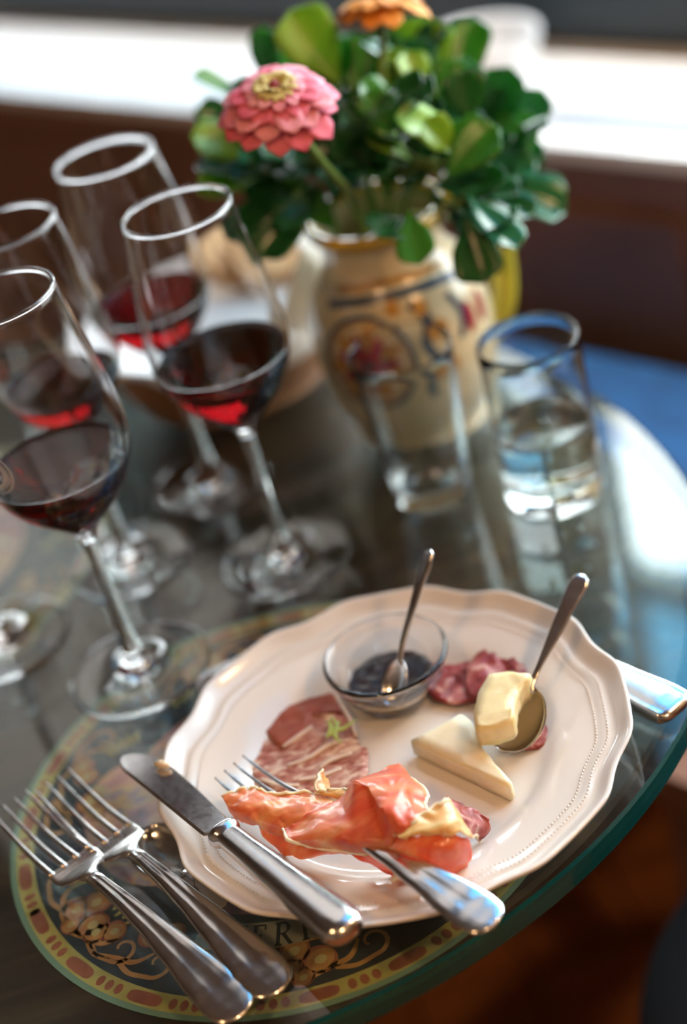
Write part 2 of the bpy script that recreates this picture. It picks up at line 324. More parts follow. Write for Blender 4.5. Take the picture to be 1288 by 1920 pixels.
def placemat(c, rot, label, text):
    R = .148
    root = thing('placemat', (c.x, c.y, ZM-.0004), label, 'placemat', 'printed round placemats under the glass')
    V, F = lathe([(0, ZM-.0003), (R, ZM-.0003), (R, ZM), (0, ZM)], 120, (c.x, c.y, 0)); mesh('mat_disc', V, F, M_navy, root, smooth=False)
    cc = Vector((c.x, c.y, 0)); z = ZM+.00006
    m = MB(); annulus(m, cc, .1448, .1479, z); m.build('rim_line', M_mteal, root, smooth=False)
    m = MB(); annulus(m, cc, .1352, .1448, z); m.build('border_band', M_myel, root, smooth=False)
    m = MB(); z2 = z+.00005; per = 17.3
    k = 0
    while k*per < 359-per*.5:
        a = rad(-160+rot+k*per); blob(m, polar(cc, .1402, a, 0), .0034, .0094, a, z2, 20, 0, 3.2)
        for j in (-1, 0, 1):
            b = a+rad(per/2+j*2.35); blob(m, polar(cc, .1402, b, 0), .0030, .0021, b+.1, z2, 14)
        k += 1
    m.build('border_ovals', M_mred, root, smooth=False)
    # central picture
    m = MB(); blob(m, cc, .088, .084, 0, z, 60, .03); blob(m, polar(cc, .064, rad(176+rot), 0), .045, .050, .3, z+.00002, 40, .06); m.build('centre_picture', M_mcentre, root, smooth=False)
    gr = MB(); gl = MB(); rl = MB(); sc_ = MB(); lf = MB()
    z3 = z+.0001
    for q in range(8):
        A = rot-142.5+q*49.9
        def P(r, da): return polar(cc, r, rad(A+da), 0)
        # grapes: pairs and trios of round fruit
        spots = ((.1225, -5.0, .0072), (.1165, -1.3, .0070), (.1085, 8.5, .0078), (.1030, 13.2, .0062)) if q % 2 == 0 else ((.1125, -2.4, .0085), (.1225, -3.9, .0075), (.1210, 3.3, .0088), (.1288, -.8, .0060))
        for r, da, s in spots:
            p = P(r, da); blob(gr, p, s, s*.88, random.random()*3, z3, 22)
            blob(rl, p, s*.8, s*.68, random.random(), z3+.00004, 20); blob(gl, p, s*.34, s*.3, random.random(), z3+.00008, 14)
        # scrolls
        for sg in (1, -1):
            c0 = P(.1215, sg*15); pts = []
            for t in range(10):
                th = t*.62; rr = .0088*(1-t/12)
                pts.append((c0.x+rr*math.cos(rad(A)+sg*th), c0.y+rr*math.sin(rad(A)+sg*th)))
            tail = [P(.128, sg*6)[:2], P(.131, sg*10)[:2]]
            ribbon(sc_, tail+pts, .0014, z3, .0006)
            ribbon(sc_, [P(.1315, sg*(-1))[:2], P(.127, sg*5)[:2], P(.125, sg*9.5)[:2], P(.117, sg*12.5)[:2]], .0016, z3)
        for j in range(5):
            a = -10-j*1.9; r0 = .108-.002*j
            ribbon(lf, [P(r0, a)[:2], P(r0+.005, a-1.6)[:2], P(r0+.013-.002*j, a-1.2-j*.6)[:2]], .0013, z3)
            ribbon(lf, [P(.101, 4+j*2.6)[:2], P(.1045, 3+j*2.7)[:2], P(.1090+.0015*(j % 2), 3.2+j*2.2)[:2]], .0011, z3)
    gr.build('printed_grapes', M_mred, root, smooth=False); rl.build('grape_rings', M_morg, root, smooth=False); gl.build('grape_highlights', M_mlight, root, smooth=False)
    sc_.build('printed_scrolls', M_morg, root, smooth=False); lf.build('printed_leaves', M_myel, root, smooth=False)
    if text:
        b = MB(); z4 = z3+.00015
        annulus(b, cc, .0925, .1085, z4, rad(-122), rad(-66), 40); b.build('printed_banner', M_mbanner, root, smooth=False)
        e = MB(); annulus(e, cc, .1080, .1090, z4+.00003, rad(-122), rad(-66), 40); e.build('banner_edge', M_morg, root, smooth=False)
        t = MB(); z5 = z4+.00006
        G = {'V': [((-.1, 1), (.34, 1), .05), ((.0, 1), (.42, 0), .095), ((.42, 0), (.82, 1), .04), ((.62, 1), (1.0, 1), .05)],
             'E': [((.0, 0), (.7, 0), .05), ((.16, 0), (.16, 1), .085), ((.0, 1), (.68, 1), .05), ((.16, .52), (.5, .52), .045), ((.68, 1), (.68, .78), .04), ((.7, 0), (.74, .24), .04), ((.5, .42), (.5, .62), .035)],
             'R': [((.0, 0), (.34, 0), .05), ((.16, 0), (.16, 1), .085), ((.0, 1), (.5, 1), .05), ((.5, 1), (.68, .86), .06), ((.68, .86), (.66, .62), .075), ((.66, .62), (.45, .5), .05), ((.45, .5), (.16, .5), .045), ((.40, .5), (.74, 0), .085), ((.66, 0), (.86, 0), .05)]}
        h = .0128; ang0 = -113.6
        for ch, adv in (('V', 7.1), ('E', 6.6), ('R', 7.2), ('R', 7)):
            for (x0, y0), (x1, y1), wd in G[ch]:
                pa = []
                for x, y in ((x0, y0), (x1, y1)):
                    a = rad(ang0)+x*.0098/.104; pa.append(polar(cc, .1072-y*h, a, 0))
                d = (pa[1]-pa[0]).normalized(); s = Vector((-d.y, d.x, 0))*wd*h*.85
                t.add([(pa[0]-s).to_3d()+Vector((0,0,z5)), (pa[1]-s)+Vector((0,0,z5)), (pa[1]+s)+Vector((0,0,z5)), (pa[0]+s)+Vector((0,0,z5))], [(0, 1, 2, 3)])
            ang0 += adv
        t.build('printed_lettering', M_mink, root, smooth=False)
    return root
placemat(Vector((-.0672, .6242, 0)), 0, 'round placemat with navy ground and mustard dotted border, under the white plate and the forks', True)
placemat(Vector((-.300, .935, 0)), 100, 'second round placemat, under the wine glasses at the left edge, mostly out of view', False)

# ------------------------------------------------------------------ plate
PC = Vector((-.0085, .5908, 0))
NOTCH = rad(13.4)
def scal(a):
    d = ((a-NOTCH) % (PI/4)); d = min(d, PI/4-d)
    return -math.exp(-(d/.13)**2)+.45*math.exp(-((d-.19)/.09)**2)
def plate():
    root = thing('dinner_plate', PC, 'white porcelain plate with scalloped beaded rim holding cured meats and cheese', 'plate')
    prof = [(0, .0050, 0), (.040, .0050, 0), (.064, .0052, 0), (.070, .0060, 0), (.0745, .0085, 0), (.078, .0112, .05), (.086, .0138, .25), (.095, .0158, .5), (.1000, .0168, .7), (.1020, .0180, .8), (.1040, .0183, .85), (.1060, .0178, .9), (.1085, .0190, .95), (.1120, .0220, 1), (.1145, .0242, 1), (.1158, .0245, 1), (.1166, .0236, 1), (.1160, .0222, 1), (.1120, .0185, 1), (.100, .0125, .6), (.080, .0075, .1), (.070, .0022, 0), (.0655, .0008, 0), (.062, .0008, 0), (.060, .0024, 0), (.03, .0026, 0), (0, .0026, 0)]
    seg = 240; V = []; F = []; n = len(prof)
    for i in range(seg):
        a = 2*PI*i/seg; s = scal(a)*.0028
        for r, z, w_ in prof:
            rr = max(r+s*w_, 1e-5); V.append((PC.x+rr*math.cos(a), PC.y+rr*math.sin(a), z+scal(a)*.0008*w_))
    for i in range(seg):
        j = (i+1) % seg
        for k in range(n-1): F.append((i*n+k, j*n+k, j*n+k+1, i*n+k+1))
    body = mesh('plate_body', V, F, M_porc, root)
    md = body.modifiers.new('s', 'SUBSURF'); md.levels = 1; md.render_levels = 1
    for rb, wv, cnt in ((.1040, .85, 300), (.0985, .65, 300)):
        bd = MB(); 
        for i in range(cnt):
            a = 2*PI*i/cnt
            r = rb+scal(a)*.0028*wv; p = Vector((PC.x+r*math.cos(a), PC.y+r*math.sin(a), interp([(q[0], q[1]) for q in prof[:14]], rb)[0]+.0003))
            rr = .00072; VV = [p+Vector((0, 0, rr))]
            for u in (.45, 1.1):
                for k in range(6):
                    t = 2*PI*k/6; VV.append(p+Vector((math.sin(u)*math.cos(t)*rr, math.sin(u)*math.sin(t)*rr, math.cos(u)*rr)))
            FF = [(0, 1+k, 1+(k+1) % 6) for k in range(6)]+[(1+k, 7+k, 7+(k+1) % 6, 1+(k+1) % 6) for k in range(6)]
            bd.add(VV, FF)
        tag(bd.build('beading', M_porc, root), None, kind='stuff')
    return root
plate()

# ------------------------------------------------------------------ cutlery
def oriented(root, p0, p1, roll=0):
    d = (p1-p0).normalized(); root.location = p0
    y = Vector((0, 0, 1)).cross(d).normalized(); z = d.cross(y)
    m = Matrix((d, y, z)).transposed().to_4x4() @ Matrix.Rotation(roll, 4, 'X')
    root.rotation_euler = m.to_euler()
def flatware_ring(x, hw, ht, zc, ridge=0, dish=0, n=28):
    out = []
    for k in range(n):
        t = 2*PI*k/n; y = hw*math.cos(t); q = math.sin(t)
        zz = math.copysign(abs(q)**.7, q)*ht
        f = abs(y)/max(hw, 1e-6)
        if q > 0: zz += ridge*(math.exp(-((f-.78)/.13)**2)+.8*math.exp(-((f-.40)/.12)**2))-dish*(1-f*f)
        elif dish: zz -= dish*(1-f*f)
        out.append(Vector((x, y, zc+zz)))
    return out
def build_loft(name, tab, x0, x1, n, m, parent, ridge=None, dish=None, sp=None):
    rings = []
    for i in range(n+1):
        q = i/n
        x = x0+(x1-x0)*q
        hw, ht, zc = interp(tab, x)
        rings.append(flatware_ring(x, hw, ht, zc, ridge(x) if ridge else 0, dish(x) if dish else 0))
    V, F = loft(rings); return mesh(name, V, F, m, parent, world=False)
HANDLE = [(a*.876, b, c, d) for a, b, c, d in [(0, .0012, .0006, .0012), (.0012, .0058, .0010, .0014), (.0035, .0090, .0012, .0016), (.008, .0112, .0014, .0020), (.016, .0120, .0015, .0030), (.030, .0113, .0016, .0048), (.055, .0085, .0018, .0082), (.080, .0062, .0020, .0105), (.105, .0046, .0022, .0112), (.128, .0037, .0024, .0098), (.137, .0038, .0022, .0082)]]
def fork(p0, p1, label, group='four-pronged dinner forks', scale=None, m=M_steel2, head=1.0):
    root = thing('fork', p0, label, 'fork', group)
    build_loft('handle', HANDLE, 0, .120, 60, m, root, ridge=lambda x: .0006 if .018 < x < .117 else .00015)
    HEAD = [(.120, .0038, .0022, .0082), (.1245, .0052, .0018, .0070), (.1285, .0104, .0014, .0056), (.1315, .0132, .0012, .0047), (.137, .0138, .0011, .0034), (.1435, .0136, .0011, .0026), (.1455, .0133, .0010, .0025)]
    hd = build_loft('head', HEAD, .120, .1455, 28, m, root, dish=lambda x: max(0, min(1, (x-.128)/.01))*.0009)
    for k in range(4):
        y = (-1.5+k)*.0076; V = []
        rings = []
        for i in range(17):
            q = i/16; x = .1435+q*.0580; zz = .0030-.0022*math.sin(q*PI*.8)+.0125*max(0, q-.25)**1.7
            hw = .0018*(1-q)+.00080*q; ht = .00095*(1-q)+.0007*q
            if q > .93: hw *= .7
            yy = y*(1-.10*q)
            rings.append([Vector((x, yy+hw*math.cos(2*PI*j/10), zz+ht*math.sin(2*PI*j/10))) for j in range(10)])
        V, F = loft(rings); mesh('tine', V, F, m, hd, world=False)
    oriented(root, p0, p1); s = (p1-p0).length/.2015 if scale is None else scale; root.scale = (s, s, s)
    return root
# the two forks in front on the glass
f1 = fork(at(458, 1908, .001), at(28, 1527, .005), 'foremost silver fork lying on the glass, tines over the mustard border')
f2 = fork(at(530, 1862, .001), at(107, 1484, .005), 'silver fork between the foremost fork and the plate')
f3 = fork(at(932, 1738, .0290), at(440, 1462, .0150), 'silver fork under the ham with its handle over the plate rim', group=None, m=M_steel)
# knife across the plate rim
def knife(p0, p1, label, hl=.100, L=.1866):
    root = thing('table_knife', p0, label, 'knife')
    T = [(0, .0030, .0020, 0), (.0015, .0075, .0045, 0), (.005, .0098, .0058, 0), (.010, .0102, .0060, 0), (.030, .0093, .0058, 0), (.055, .0080, .0053, 0), (.085, .0066, .0047, 0), (.0935, .0063, .0046, 0), (.0945, .0080, .0060, 0), (.0975, .0084, .0062, 0), (.0990, .0066, .0048, 0), (.101, .0060, .0022, 0)]
    rings = []
    for i in range(90):
        x = .101*(i/89); hw, ht, zc = interp(T, x); r = []
        for k in range(32):
            t = 2*PI*k/32; c_, s_ = math.cos(t), math.sin(t)
            f = abs(c_); g = (.0005 if .012 < x < .092 else 0)*(math.exp(-((f-.80)/.07)**2)-.6*math.exp(-((f-.62)/.06)**2))
            r.append(Vector((x, hw*math.copysign(abs(c_)**.75, c_), ht*math.copysign(abs(s_)**.8, s_)+math.copysign(g, s_))))
        rings.append(r)
    V, F = loft(rings); mesh('handle', V, F, M_steel, root, world=False)
    B_ = []
    for i in range(50):
        q = i/49; x = .0995+(L-.0995)*q
        top = .0078; bot = -.0062-.0042*math.sin(min(q, .7)/.7*PI*.5)
        if q > .62: bot = -.0104+.0050*((q-.62)/.38)**1.8
        if q > .84:
            e_ = math.sqrt(max(0.004, 1-((q-.84)/.16)**2)); mid = .0018; top = mid+(top-mid)*e_; bot = mid+(bot-mid)*e_
        if q < .04: top, bot = .0058, -.0058
        c = (top+bot)/2; h = (top-bot)/2; th = .0011-.0005*q
        B_.append([Vector((x, c+h, 0)), Vector((x, c+h*.85, th)), Vector((x, c-h*.9, th*.8)), Vector((x, c-h, 0)), Vector((x, c-h*.9, -th*.8)), Vector((x, c+h*.85, -th))])
    V, F = loft(B_); mesh('blade', V, F, M_steel, root, world=False, smooth=False)
    oriented(root, p0, p1, rad(4)); return root
knife(at(660, 1752, .0330), at(222, 1404, .0275), 'silver table knife with round-tipped blade resting across the plate rim')

def spoon(p0, p1, L, bl, bw, label, roll=0, m=M_steel, wide=.0045, hide=None, bowl_pitch=0, name='spoon'):
    root = thing(name, p0, label, 'spoon')
    T = [(0, wide*.3, .0006, 0), (.002, wide*.85, .0010, 0), (.006, wide, .0012, 0), (L*.25, wide*.72, .0011, .0008), (L-bl-.008, .0015, .0013, .0015), (L-bl, .0017, .0013, .0006), (L-bl+.003, .0030, .0010, 0)]
    build_loft('handle', T, 0, L-bl+.003, 50, m, root, ridge=lambda x: .0003 if x < L*.6 else 0)
    nu, nv = 20, 12; Vt = []; th = .0007
    for side in (0, 1):
        for i in range(nu+1):
            q = i/nu; x = L-bl+q*bl; w_ = bw*math.sqrt(max(0, 1-((q-.54)/.54)**2)) if q < .54 else bw*math.sqrt(max(0, 1-((q-.54)/.46)**2))
            w_ = max(w_, .0004 if q > .5 else .0017)
            for j in range(nv+1):
                f = -1+2*j/nv; dep = bw*.55*(w_/bw)*(1-f*f)**.8
                Vt.append(Vector((x, w_*f, -dep-side*th+bl*.02)))
    n = (nu+1)*(nv+1); F = []
    for i in range(nu):
        for j in range(nv):
            a = i*(nv+1)+j; F.append((a, a+1, a+nv+2, a+nv+1)); F.append((n+a, n+a+nv+1, n+a+nv+2, n+a+1))
    for i in range(nu):
        for j in (0, nv):
            a = i*(nv+1)+j; F.append((a, a+nv+1, n+a+nv+1, n+a) if j == 0 else (a, n+a, n+a+nv+1, a+nv+1))
    for i in (0, nu):
        for j in range(nv):
            a = i*(nv+1)+j; F.append((a, n+a, n+a+1, a+1))
    V, Fx = Vt, F; mesh('bowl', V, Fx, m, root, world=False)
    oriented(root, p0, p1, roll); return root
# partly hidden cutlery on the glass around the plate
sp3 = spoon(at(420, 1700, .004), at(234, 1532, .0045), .075, .044, .0150, 'silver spoon tip poking out from under the left of the plate', wide=.006)
def bar_handle(p0, p1, label, name, cat, wd=.0105, ln=None):
    root = thing(name, p0, label, cat); L = (p1-p0).length
    T = [(0, wd*.35, .0010, .004), (.0015, wd*.78, .0028, .004), (.005, wd, .0042, .004), (.012, wd*1.02, .0046, .004), (L*.5, wd*.86, .0042, .004), (L*.93, wd*.70, .0036, .004), (L*.97, wd*.4, .0010, .004), (L, wd*.3, .0006, .004)]
    rings = []
    for i in range(60):
        x = L*i/59; hw, ht, zc = interp(T, x); r = []
        for k in range(32):
            t = 2*PI*k/32; c_, s_ = math.cos(t), math.sin(t); f = abs(c_)
            g = .0007*(math.exp(-((f-.80)/.08)**2)-1.0*(1 if f < .68 else 0)*.7) if s_ > 0 and .004 < x else 0
            r.append(Vector((x, hw*math.copysign(abs(c_)**.7, c_), zc+ht*math.copysign(abs(s_)**.7, s_)+g)))
        rings.append(r)
    V, F = loft(rings); mesh('handle', V, F, M_steel, root, world=False); oriented(root, p0, p1); return root
kr = bar_handle(at(1278, 1345, .001), at(1075, 1245, .001), 'silver knife handle jutting out from under the right of the plate', 'butter_knife', 'knife', .0120)
kl = bar_handle(at(372, 1305, .001), at(520, 1232, .001), 'bright knife handle end peeping out beyond the upper left plate rim', 'dessert_knife', 'knife', .0085)

# ------------------------------------------------------------------ wine glasses
def glass_profile():
    outer = [(0, .0002), (.036, .0002), (.0403, .0006), (.0410, .0016), (.0403, .0028), (.034, .0034), (.022, .0048), (.012, .0085), (.0070, .0150), (.0050, .0240), (.0040, .038), (.0036, .060), (.0039, .085), (.0052, .097), (.0090, .1035), (.0180, .1120), (.0290, .1240), (.0365, .1370), (.0400, .1480), (.0408, .1580), (.0402, .1720), (.0380, .1920), (.0350, .2130), (.0318, .2330), (.0311, .2385), (.0313, .2398), (.0309, .2408), (.0304, .2410)]
    inner = [(.0297, .2407), (.0293, .2397), (.0297, .2385), (.0306, .2330), (.0338, .2130), (.0368, .1920), (.0390, .1720), (.0396, .1580), (.0388, .1480), (.0353, .1376), (.0278, .1252), (.0165, .1136), (.0080, .1062), (.0030, .1040), (0, .1036)]
    return outer, inner
GO, GI = glass_profile()
def smoothprof(p, sub=3):
    q = catmull([Vector((a, b, 0)) for a, b in p], sub); return [(max(v.x, 0), v.y) for v in q]
def inner_r(z):
    pts = sorted([(b, a) for a, b in GI[:]]); 
    for a, b in zip(pts, pts[1:]):
        if a[0] <= z <= b[0]: return a[1]+(b[1]-a[1])*(z-a[0])/max(b[0]-a[0], 1e-9)
    return .03
def wine_glass(P, label, wine=.143, s=1.0):
    root = thing('wine_glass', (P.x, P.y, 0), label, 'wine glass', 'wine glasses standing on the glass table')
    iz = 15
    foot = [p for p in GO[:iz-1]]                       # foot and stem
    full = smoothprof(GO, 3)+smoothprof(GI, 3)
    zb = .0960
    ft = [p for p in smoothprof(GO, 3) if p[1] <= .020]; st = [p for p in smoothprof(GO, 3) if .020 <= p[1] <= zb]; bw = [p for p in smoothprof(GO, 3) if p[1] >= zb]
    def shell(name, prof):
        V, F = lathe([(r*s, z*s) for r, z in prof], 72, (P.x, P.y, 0)); return mesh(name, V, F, M_glass, root)
    # one continuous glass surface cut into foot, stem and bowl
    shell('foot', ft); shell('stem', [ft[-1]]+st); shell('bowl', [st[-1]]+bw+smoothprof(GI, 3))
    if wine:
        pr = [(0, wine-.0004)]; e = .00025
        pr += [(inner_r(wine)-.0050, wine-.0004), (inner_r(wine)-.0040, wine-.00033), (inner_r(wine)-.0028, wine-.00016), (inner_r(wine)-.0014, wine+.00014), (inner_r(wine)-.0003, wine+.0005), (inner_r(wine)+e, wine+.0012)]
        zz = wine
        for k in range(1, 24):
            z_ = wine+.0012-(wine+.0012-.1042)*k/24; pr.append((inner_r(z_)+e, z_-e))
        pr.append((0, .1036-e))
        V, F = lathe([(r*s, z*s) for r, z in pr], 72, (P.x, P.y, 0)); tag(mesh('wine', V, F, M_wine, root), 'dark red wine')
    return root
gA = at(265, 1258)
GL = []
GL.append(wine_glass(gA, 'wine glass nearest the plate, foot on the placemat edge, etched badge on its bowl', .143))
GL.append(wine_glass(at(538, 1050), 'red wine glass in front of the bread basket, nearest the flower jug', .148, .965))
GL.append(wine_glass(at(246, 1055), 'wine glass standing just behind the one with the etched badge', .138, .968))
GL.append(wine_glass(at(400, 905), 'rearmost wine glass, its rim highest in the photo, white napkin seen behind its wine', .142, .965))
GL.append(wine_glass(at(8, 1205), 'wine glass at the left edge, only its foot and reflection in view', .136))
# etched round badge on the nearest bowl
M_etch = mat('frosted etching', (.85, .84, .80), .6, alpha=.55)
def on_bowl(P, th, z, off=.0002):
    pts = GO
    for a, b in zip(pts[14:], pts[15:]):
        if a[1] <= z <= b[1]:
            t = (z-a[1])/(b[1]-a[1]); r = a[0]+(b[0]-a[0])*t; return Vector((P.x+(r+off)*math.cos(th), P.y+(r+off)*math.sin(th), z))
    return Vector((P.x, P.y, z))
bd = MB(); th0 = math.atan2(-1, .15)-rad(50); zc = .1640
for r0, r1 in ((.0112, .0122), (.0093, .0099), (.0068, .0086), (.0030, .0044)):
    n = 48; V = []
    for i in range(n+1):
        a = 2*PI*i/n
        for r in (r0, r1): V.append(on_bowl(gA, th0+r*math.cos(a)/.040, zc+r*math.sin(a)))
    bd.add(V, [(2*i, 2*i+1, 2*i+3, 2*i+2) for i in range(n)])
bd.build('etched_badge', M_etch, GL[0])

# ------------------------------------------------------------------ tumblers
def tumbler(P, label, r0, r1, h, water=None, basef=.013, m=M_glass2):
    root = thing('tumbler', (P.x, P.y, 0), label, 'glass')
    t = .0014
    pr = [(0, .0012), (r0*.72, .0012), (r0*.82, .0002), (r0*.93, .0003), (r0, .002)]
    for k in range(1, 12): q = k/12; pr.append((r0+(r1-r0)*q, .002+(h-.003)*q))
    pr += [(r1, h-.001), (r1-t*.3, h), (r1-t*.8, h), (r1-t, h-.001)]
    for k in range(11, 0, -1): q = k/12; pr.append((r0+(r1-r0)*q-t, basef+.004+(h-basef-.005)*q))
    pr += [(r0-t-.001, basef+.003), (r0-t-.005, basef), (0, basef-.0005)]
    V, F = lathe(pr, 72, (P.x, P.y, 0)); mesh('glass_body', V, F, m, root)
    if water:
        def ri(z): q = (z-basef-.004)/(h-basef-.005); return r0+(r1-r0)*max(q, 0)-t
        e = .0002; w_ = [(0, water), (ri(water)-.002, water), (ri(water)+e, water+.0008)]
        for k in range(1, 8): z_ = water-(water-basef-.005)*k/8; w_.append((ri(z_)+e, z_))
        w_ += [(r0-t-.001+e, basef+.003-e), (r0-t-.005, basef-e), (0, basef-.0005-e)]
        V, F = lathe(w_, 72, (P.x, P.y, 0)); tag(mesh('water', V, F, M_water, root), 'still water')
    return root
tumbler(at(1043, 922), 'straight tumbler half filled with water in front of the bright window reflection', .0300, .0292, .106, .050)
tumbler(at(815, 925), 'empty flared tumbler standing in front of the painted jug', .0235, .0310, .104, None, .012)

# ------------------------------------------------------------------ small glass bowl of jam with its spoon
jb = at(742, 1300, .006); jb.z = .0055
root = thing('jam_bowl', jb, 'small clear glass bowl of dark jam in the middle of the plate', 'bowl')
pr = [(0, .0002), (.016, .0002), (.018, .0010), (.0225, .0060), (.0275, .0130), (.0305, .0210), (.0314, .0238), (.0326, .0258), (.0324, .0276), (.0310, .0284), (.0298, .0274), (.0291, .0250), (.0280, .0205), (.0250, .0135), (.0200, .0075), (.013, .0042), (0, .0036)]
V, F = lathe(smoothprof(pr, 3), 72, jb); mesh('bowl_body', V, F, M_glass, root)
M_jam = mottled(mat('dark fruit jam', (.012, .005, .005),   .38), [(.35, (.006, .003, .004)), (.6, (.020, .007, .005)), (.75, (.07, .016, .008))], 160, 5, 0, bump=.8, dist=.0015)
jm = MB(); V = []; nr, na = 10, 36
for i in range(nr+1):
    for j in range(na):
        q = i/nr; a = 2*PI*j/na; rr = .0235*q; p = Vector((jb.x+rr*math.cos(a), jb.y+rr*math.sin(a), 0))
        V.append(Vector((p.x, p.y, jb.z+.0105+.0020*noise.noise(p*220)+(.0014 if q < .95 else 0)-.001*q)))
F = [(i*na+j, (i+1)*na+j, (i+1)*na+(j+1) % na, i*na+(j+1) % na) for i in range(nr) for j in range(na)]
k0 = nr*na; nb = len(V)
for rr, zz in ((.0215, .0080), (.013, .0050)):
    for j in range(na): a = 2*PI*j/na; V.append(Vector((jb.x+rr*math.cos(a), jb.y+rr*math.sin(a), jb.z+zz)))
for j in range(na): F.append((k0+j, nb+j, nb+(j+1) % na, k0+(j+1) % na)); F.append((nb+j, nb+na+j, nb+na+(j+1) % na, nb+(j+1) % na))
F.append(tuple(nb+na+j for j in range(na)))
tag(mesh('jam', V, F, M_jam, root), 'dark jam', kind='stuff')
spoon(at(806, 1030, .078), at(728, 1322, .0175), (at(806, 1030, .078)-at(728, 1322, .0175)).length, .024, .0085, 'small spoon standing in the jam bowl, handle leaning over its rim', m=M_steel, wide=.0040, roll=rad(8))
spoon(at(1092, 1078, .050), at(940, 1408, .0135), (at(1092, 1078, .050)-at(940, 1408, .0135)).length, .036, .0145, 'steel spoon on the right of the plate with its bowl beside the bitten cheese', m=M_steel2, wide=.0052, roll=rad(-12))

# ------------------------------------------------------------------ food
M_cheese = mottled(mat('pale cheese', (.80, .70, .45), .45, sss=.5, srad=(.02, .015, .008), sscale=.25), [(.3, (.80, .72, .50)), (.7, (.90, .83, .63))], 90, 4, bump=.15, dist=.0006)
M_cheese2 = mottled(mat('yellow cheese', (.80, .68, .36), .45, sss=.5, srad=(.02, .015, .006), sscale=.25), [(.3, (.74, .62, .32)), (.7, (.86, .77, .48))], 110, 4, bump=.2, dist=.0006)
M_rind = mat('cheese cut side', (.72, .55, .27), .5, sss=.4, srad=(.02, .012, .006), sscale=.25)
def prism(name, pts, dz, m, root, bev=.0008, wob=0, label=None, shift=Vector((0, 0, 0))):
    bmx = bmesh.new(); top = [bmx.verts.new(p-root.location) for p in pts]; f = bmx.faces.new(top)
    r = bmesh.ops.extrude_face_region(bmx, geom=[f]); vs = [e for e in r['geom'] if isinstance(e, bmesh.types.BMVert)]
    bmesh.ops.translate(bmx, verts=vs, vec=Vector((0, 0, -dz))+shift)
    bmesh.ops.recalc_face_normals(bmx, faces=bmx.faces)
    bmesh.ops.bevel(bmx, geom=[e for e in bmx.edges], offset=bev, segments=2, affect='EDGES')
    bmesh.ops.triangulate(bmx, faces=[f for f in bmx.faces if len(f.verts) > 4])
    bmesh.ops.subdivide_edges(bmx, edges=[e for e in bmx.edges if e.calc_length() > .004], cuts=3, use_grid_fill=True)
    for v in bmx.verts: v.co += Vector([noise.noise(v.co*300+Vector((k*9, 0, 0))) for k in range(3)])*wob
    me = bpy.data.meshes.new(name); bmx.to_mesh(me); bmx.free(); me.materials.append(m)
    for p in me.polygons: p.use_smooth = True
    o = bpy.data.objects.new(name, me); C.objects.link(o); o.parent = root
    return o
zt = .0165
r_ = thing('cheese_wedge', at(870, 1420, .0055), 'flat triangular wedge of pale cheese in the middle of the plate', 'cheese')
prism('cheese_paste', [at(767, 1387, zt), at(864, 1337, zt), at(884, 1350, zt), at(903, 1398, zt), at(930, 1432, zt), at(961, 1466, zt), at(952, 1474, zt), at(860, 1430, zt)], .0105, M_cheese, r_, .0008, .0004)
zt = .033
r_ = thing('bitten_cheese', at(925, 1340, .018), 'bitten half-moon piece of yellow cheese resting against the spoon on the right', 'cheese')
prism('cheese_paste', [at(916, 1262, zt), at(955, 1257, zt), at(996, 1262, zt+.001), at(990, 1276, zt), at(972, 1291, zt), at(966, 1306, zt), at(962, 1324, zt), at(964, 1343, zt), at(957, 1352, zt-.001), at(925, 1364, zt-.002), at(890, 1366, zt-.002), at(887, 1340, zt-.001), at(897, 1295, zt)], .012, M_cheese2, r_, .0007, .0006)
M_sal = mottled(mat('marbled pink cured meat', (.5, .25, .2), .42, sss=.25, srad=(.01, .004, .003), sscale=.2, coat=.15), [(.34, (.26, .06, .040)), (.45, (.42, .15, .11)), (.54, (.56, .30, .23)), (.63, (.78, .62, .50))], 85, 6, 1.3, (1, 2.2, 1), .5, .0008, (0, 0, .7))
M_lean = mottled(mat('dark lean cured meat', (.35, .08, .04), .4, sss=.2, srad=(.01, .004, .003), sscale=.2), [(.3, (.25, .050, .030)), (.6, (.36, .095, .055)), (.8, (.45, .18, .10))], 70, 5, .6, bump=.3, dist=.0006)
M_sal2 = mottled(mat('red salami', (.4, .08, .07), .4, sss=.2, srad=(.01, .004, .003), sscale=.2, coat=.2), [(.30, (.13, .012, .013)), (.48, (.27, .032, .030)), (.60, (.38, .10, .09)), (.72, (.62, .40, .34))], 120, 5, .7, bump=.8, dist=.0012)
def slab(name, pix, z, th, m, root, amp=.0006, fr=90, sub=2, lift=None):
    pts = [at(u, v, z) for u, v in pix]; c = sum(pts, Vector())/len(pts); ring = catmull(pts+[pts[0]], 4)[:-1]; n = len(ring); V = []; nr = 12
    for side in (0, 1):
        for i in range(nr+1):
            for p in ring:
                q = c+(p-c)*(i/nr); w_ = amp*noise.noise(Vector((q.x, q.y, 0))*fr)+amp*.8*noise.noise(Vector((q.x, q.y, 3))*fr*2.7)
                if i == nr: q = q+Vector((noise.noise(q*400), noise.noise(q*400+Vector((5, 0, 0))), 0))*.0010
                q = Vector((q.x, q.y, z+w_+(lift(q) if lift else 0)-side*th+(-th*.35 if i == nr and side == 0 else 0))); V.append(q)
    N_ = (nr+1)*n; F = []
    for i in range(nr):
        for k in range(n):
            k2 = (k+1) % n; a = i*n
            F.append((a+k, a+n+k, a+n+k2, a+k2)); F.append((N_+a+k, N_+a+k2, N_+a+n+k2, N_+a+n+k))
    for k in range(n): k2 = (k+1) % n; F.append((nr*n+k, N_+nr*n+k, N_+nr*n+k2, nr*n+k2))
    return mesh(name, V, F, m, root)
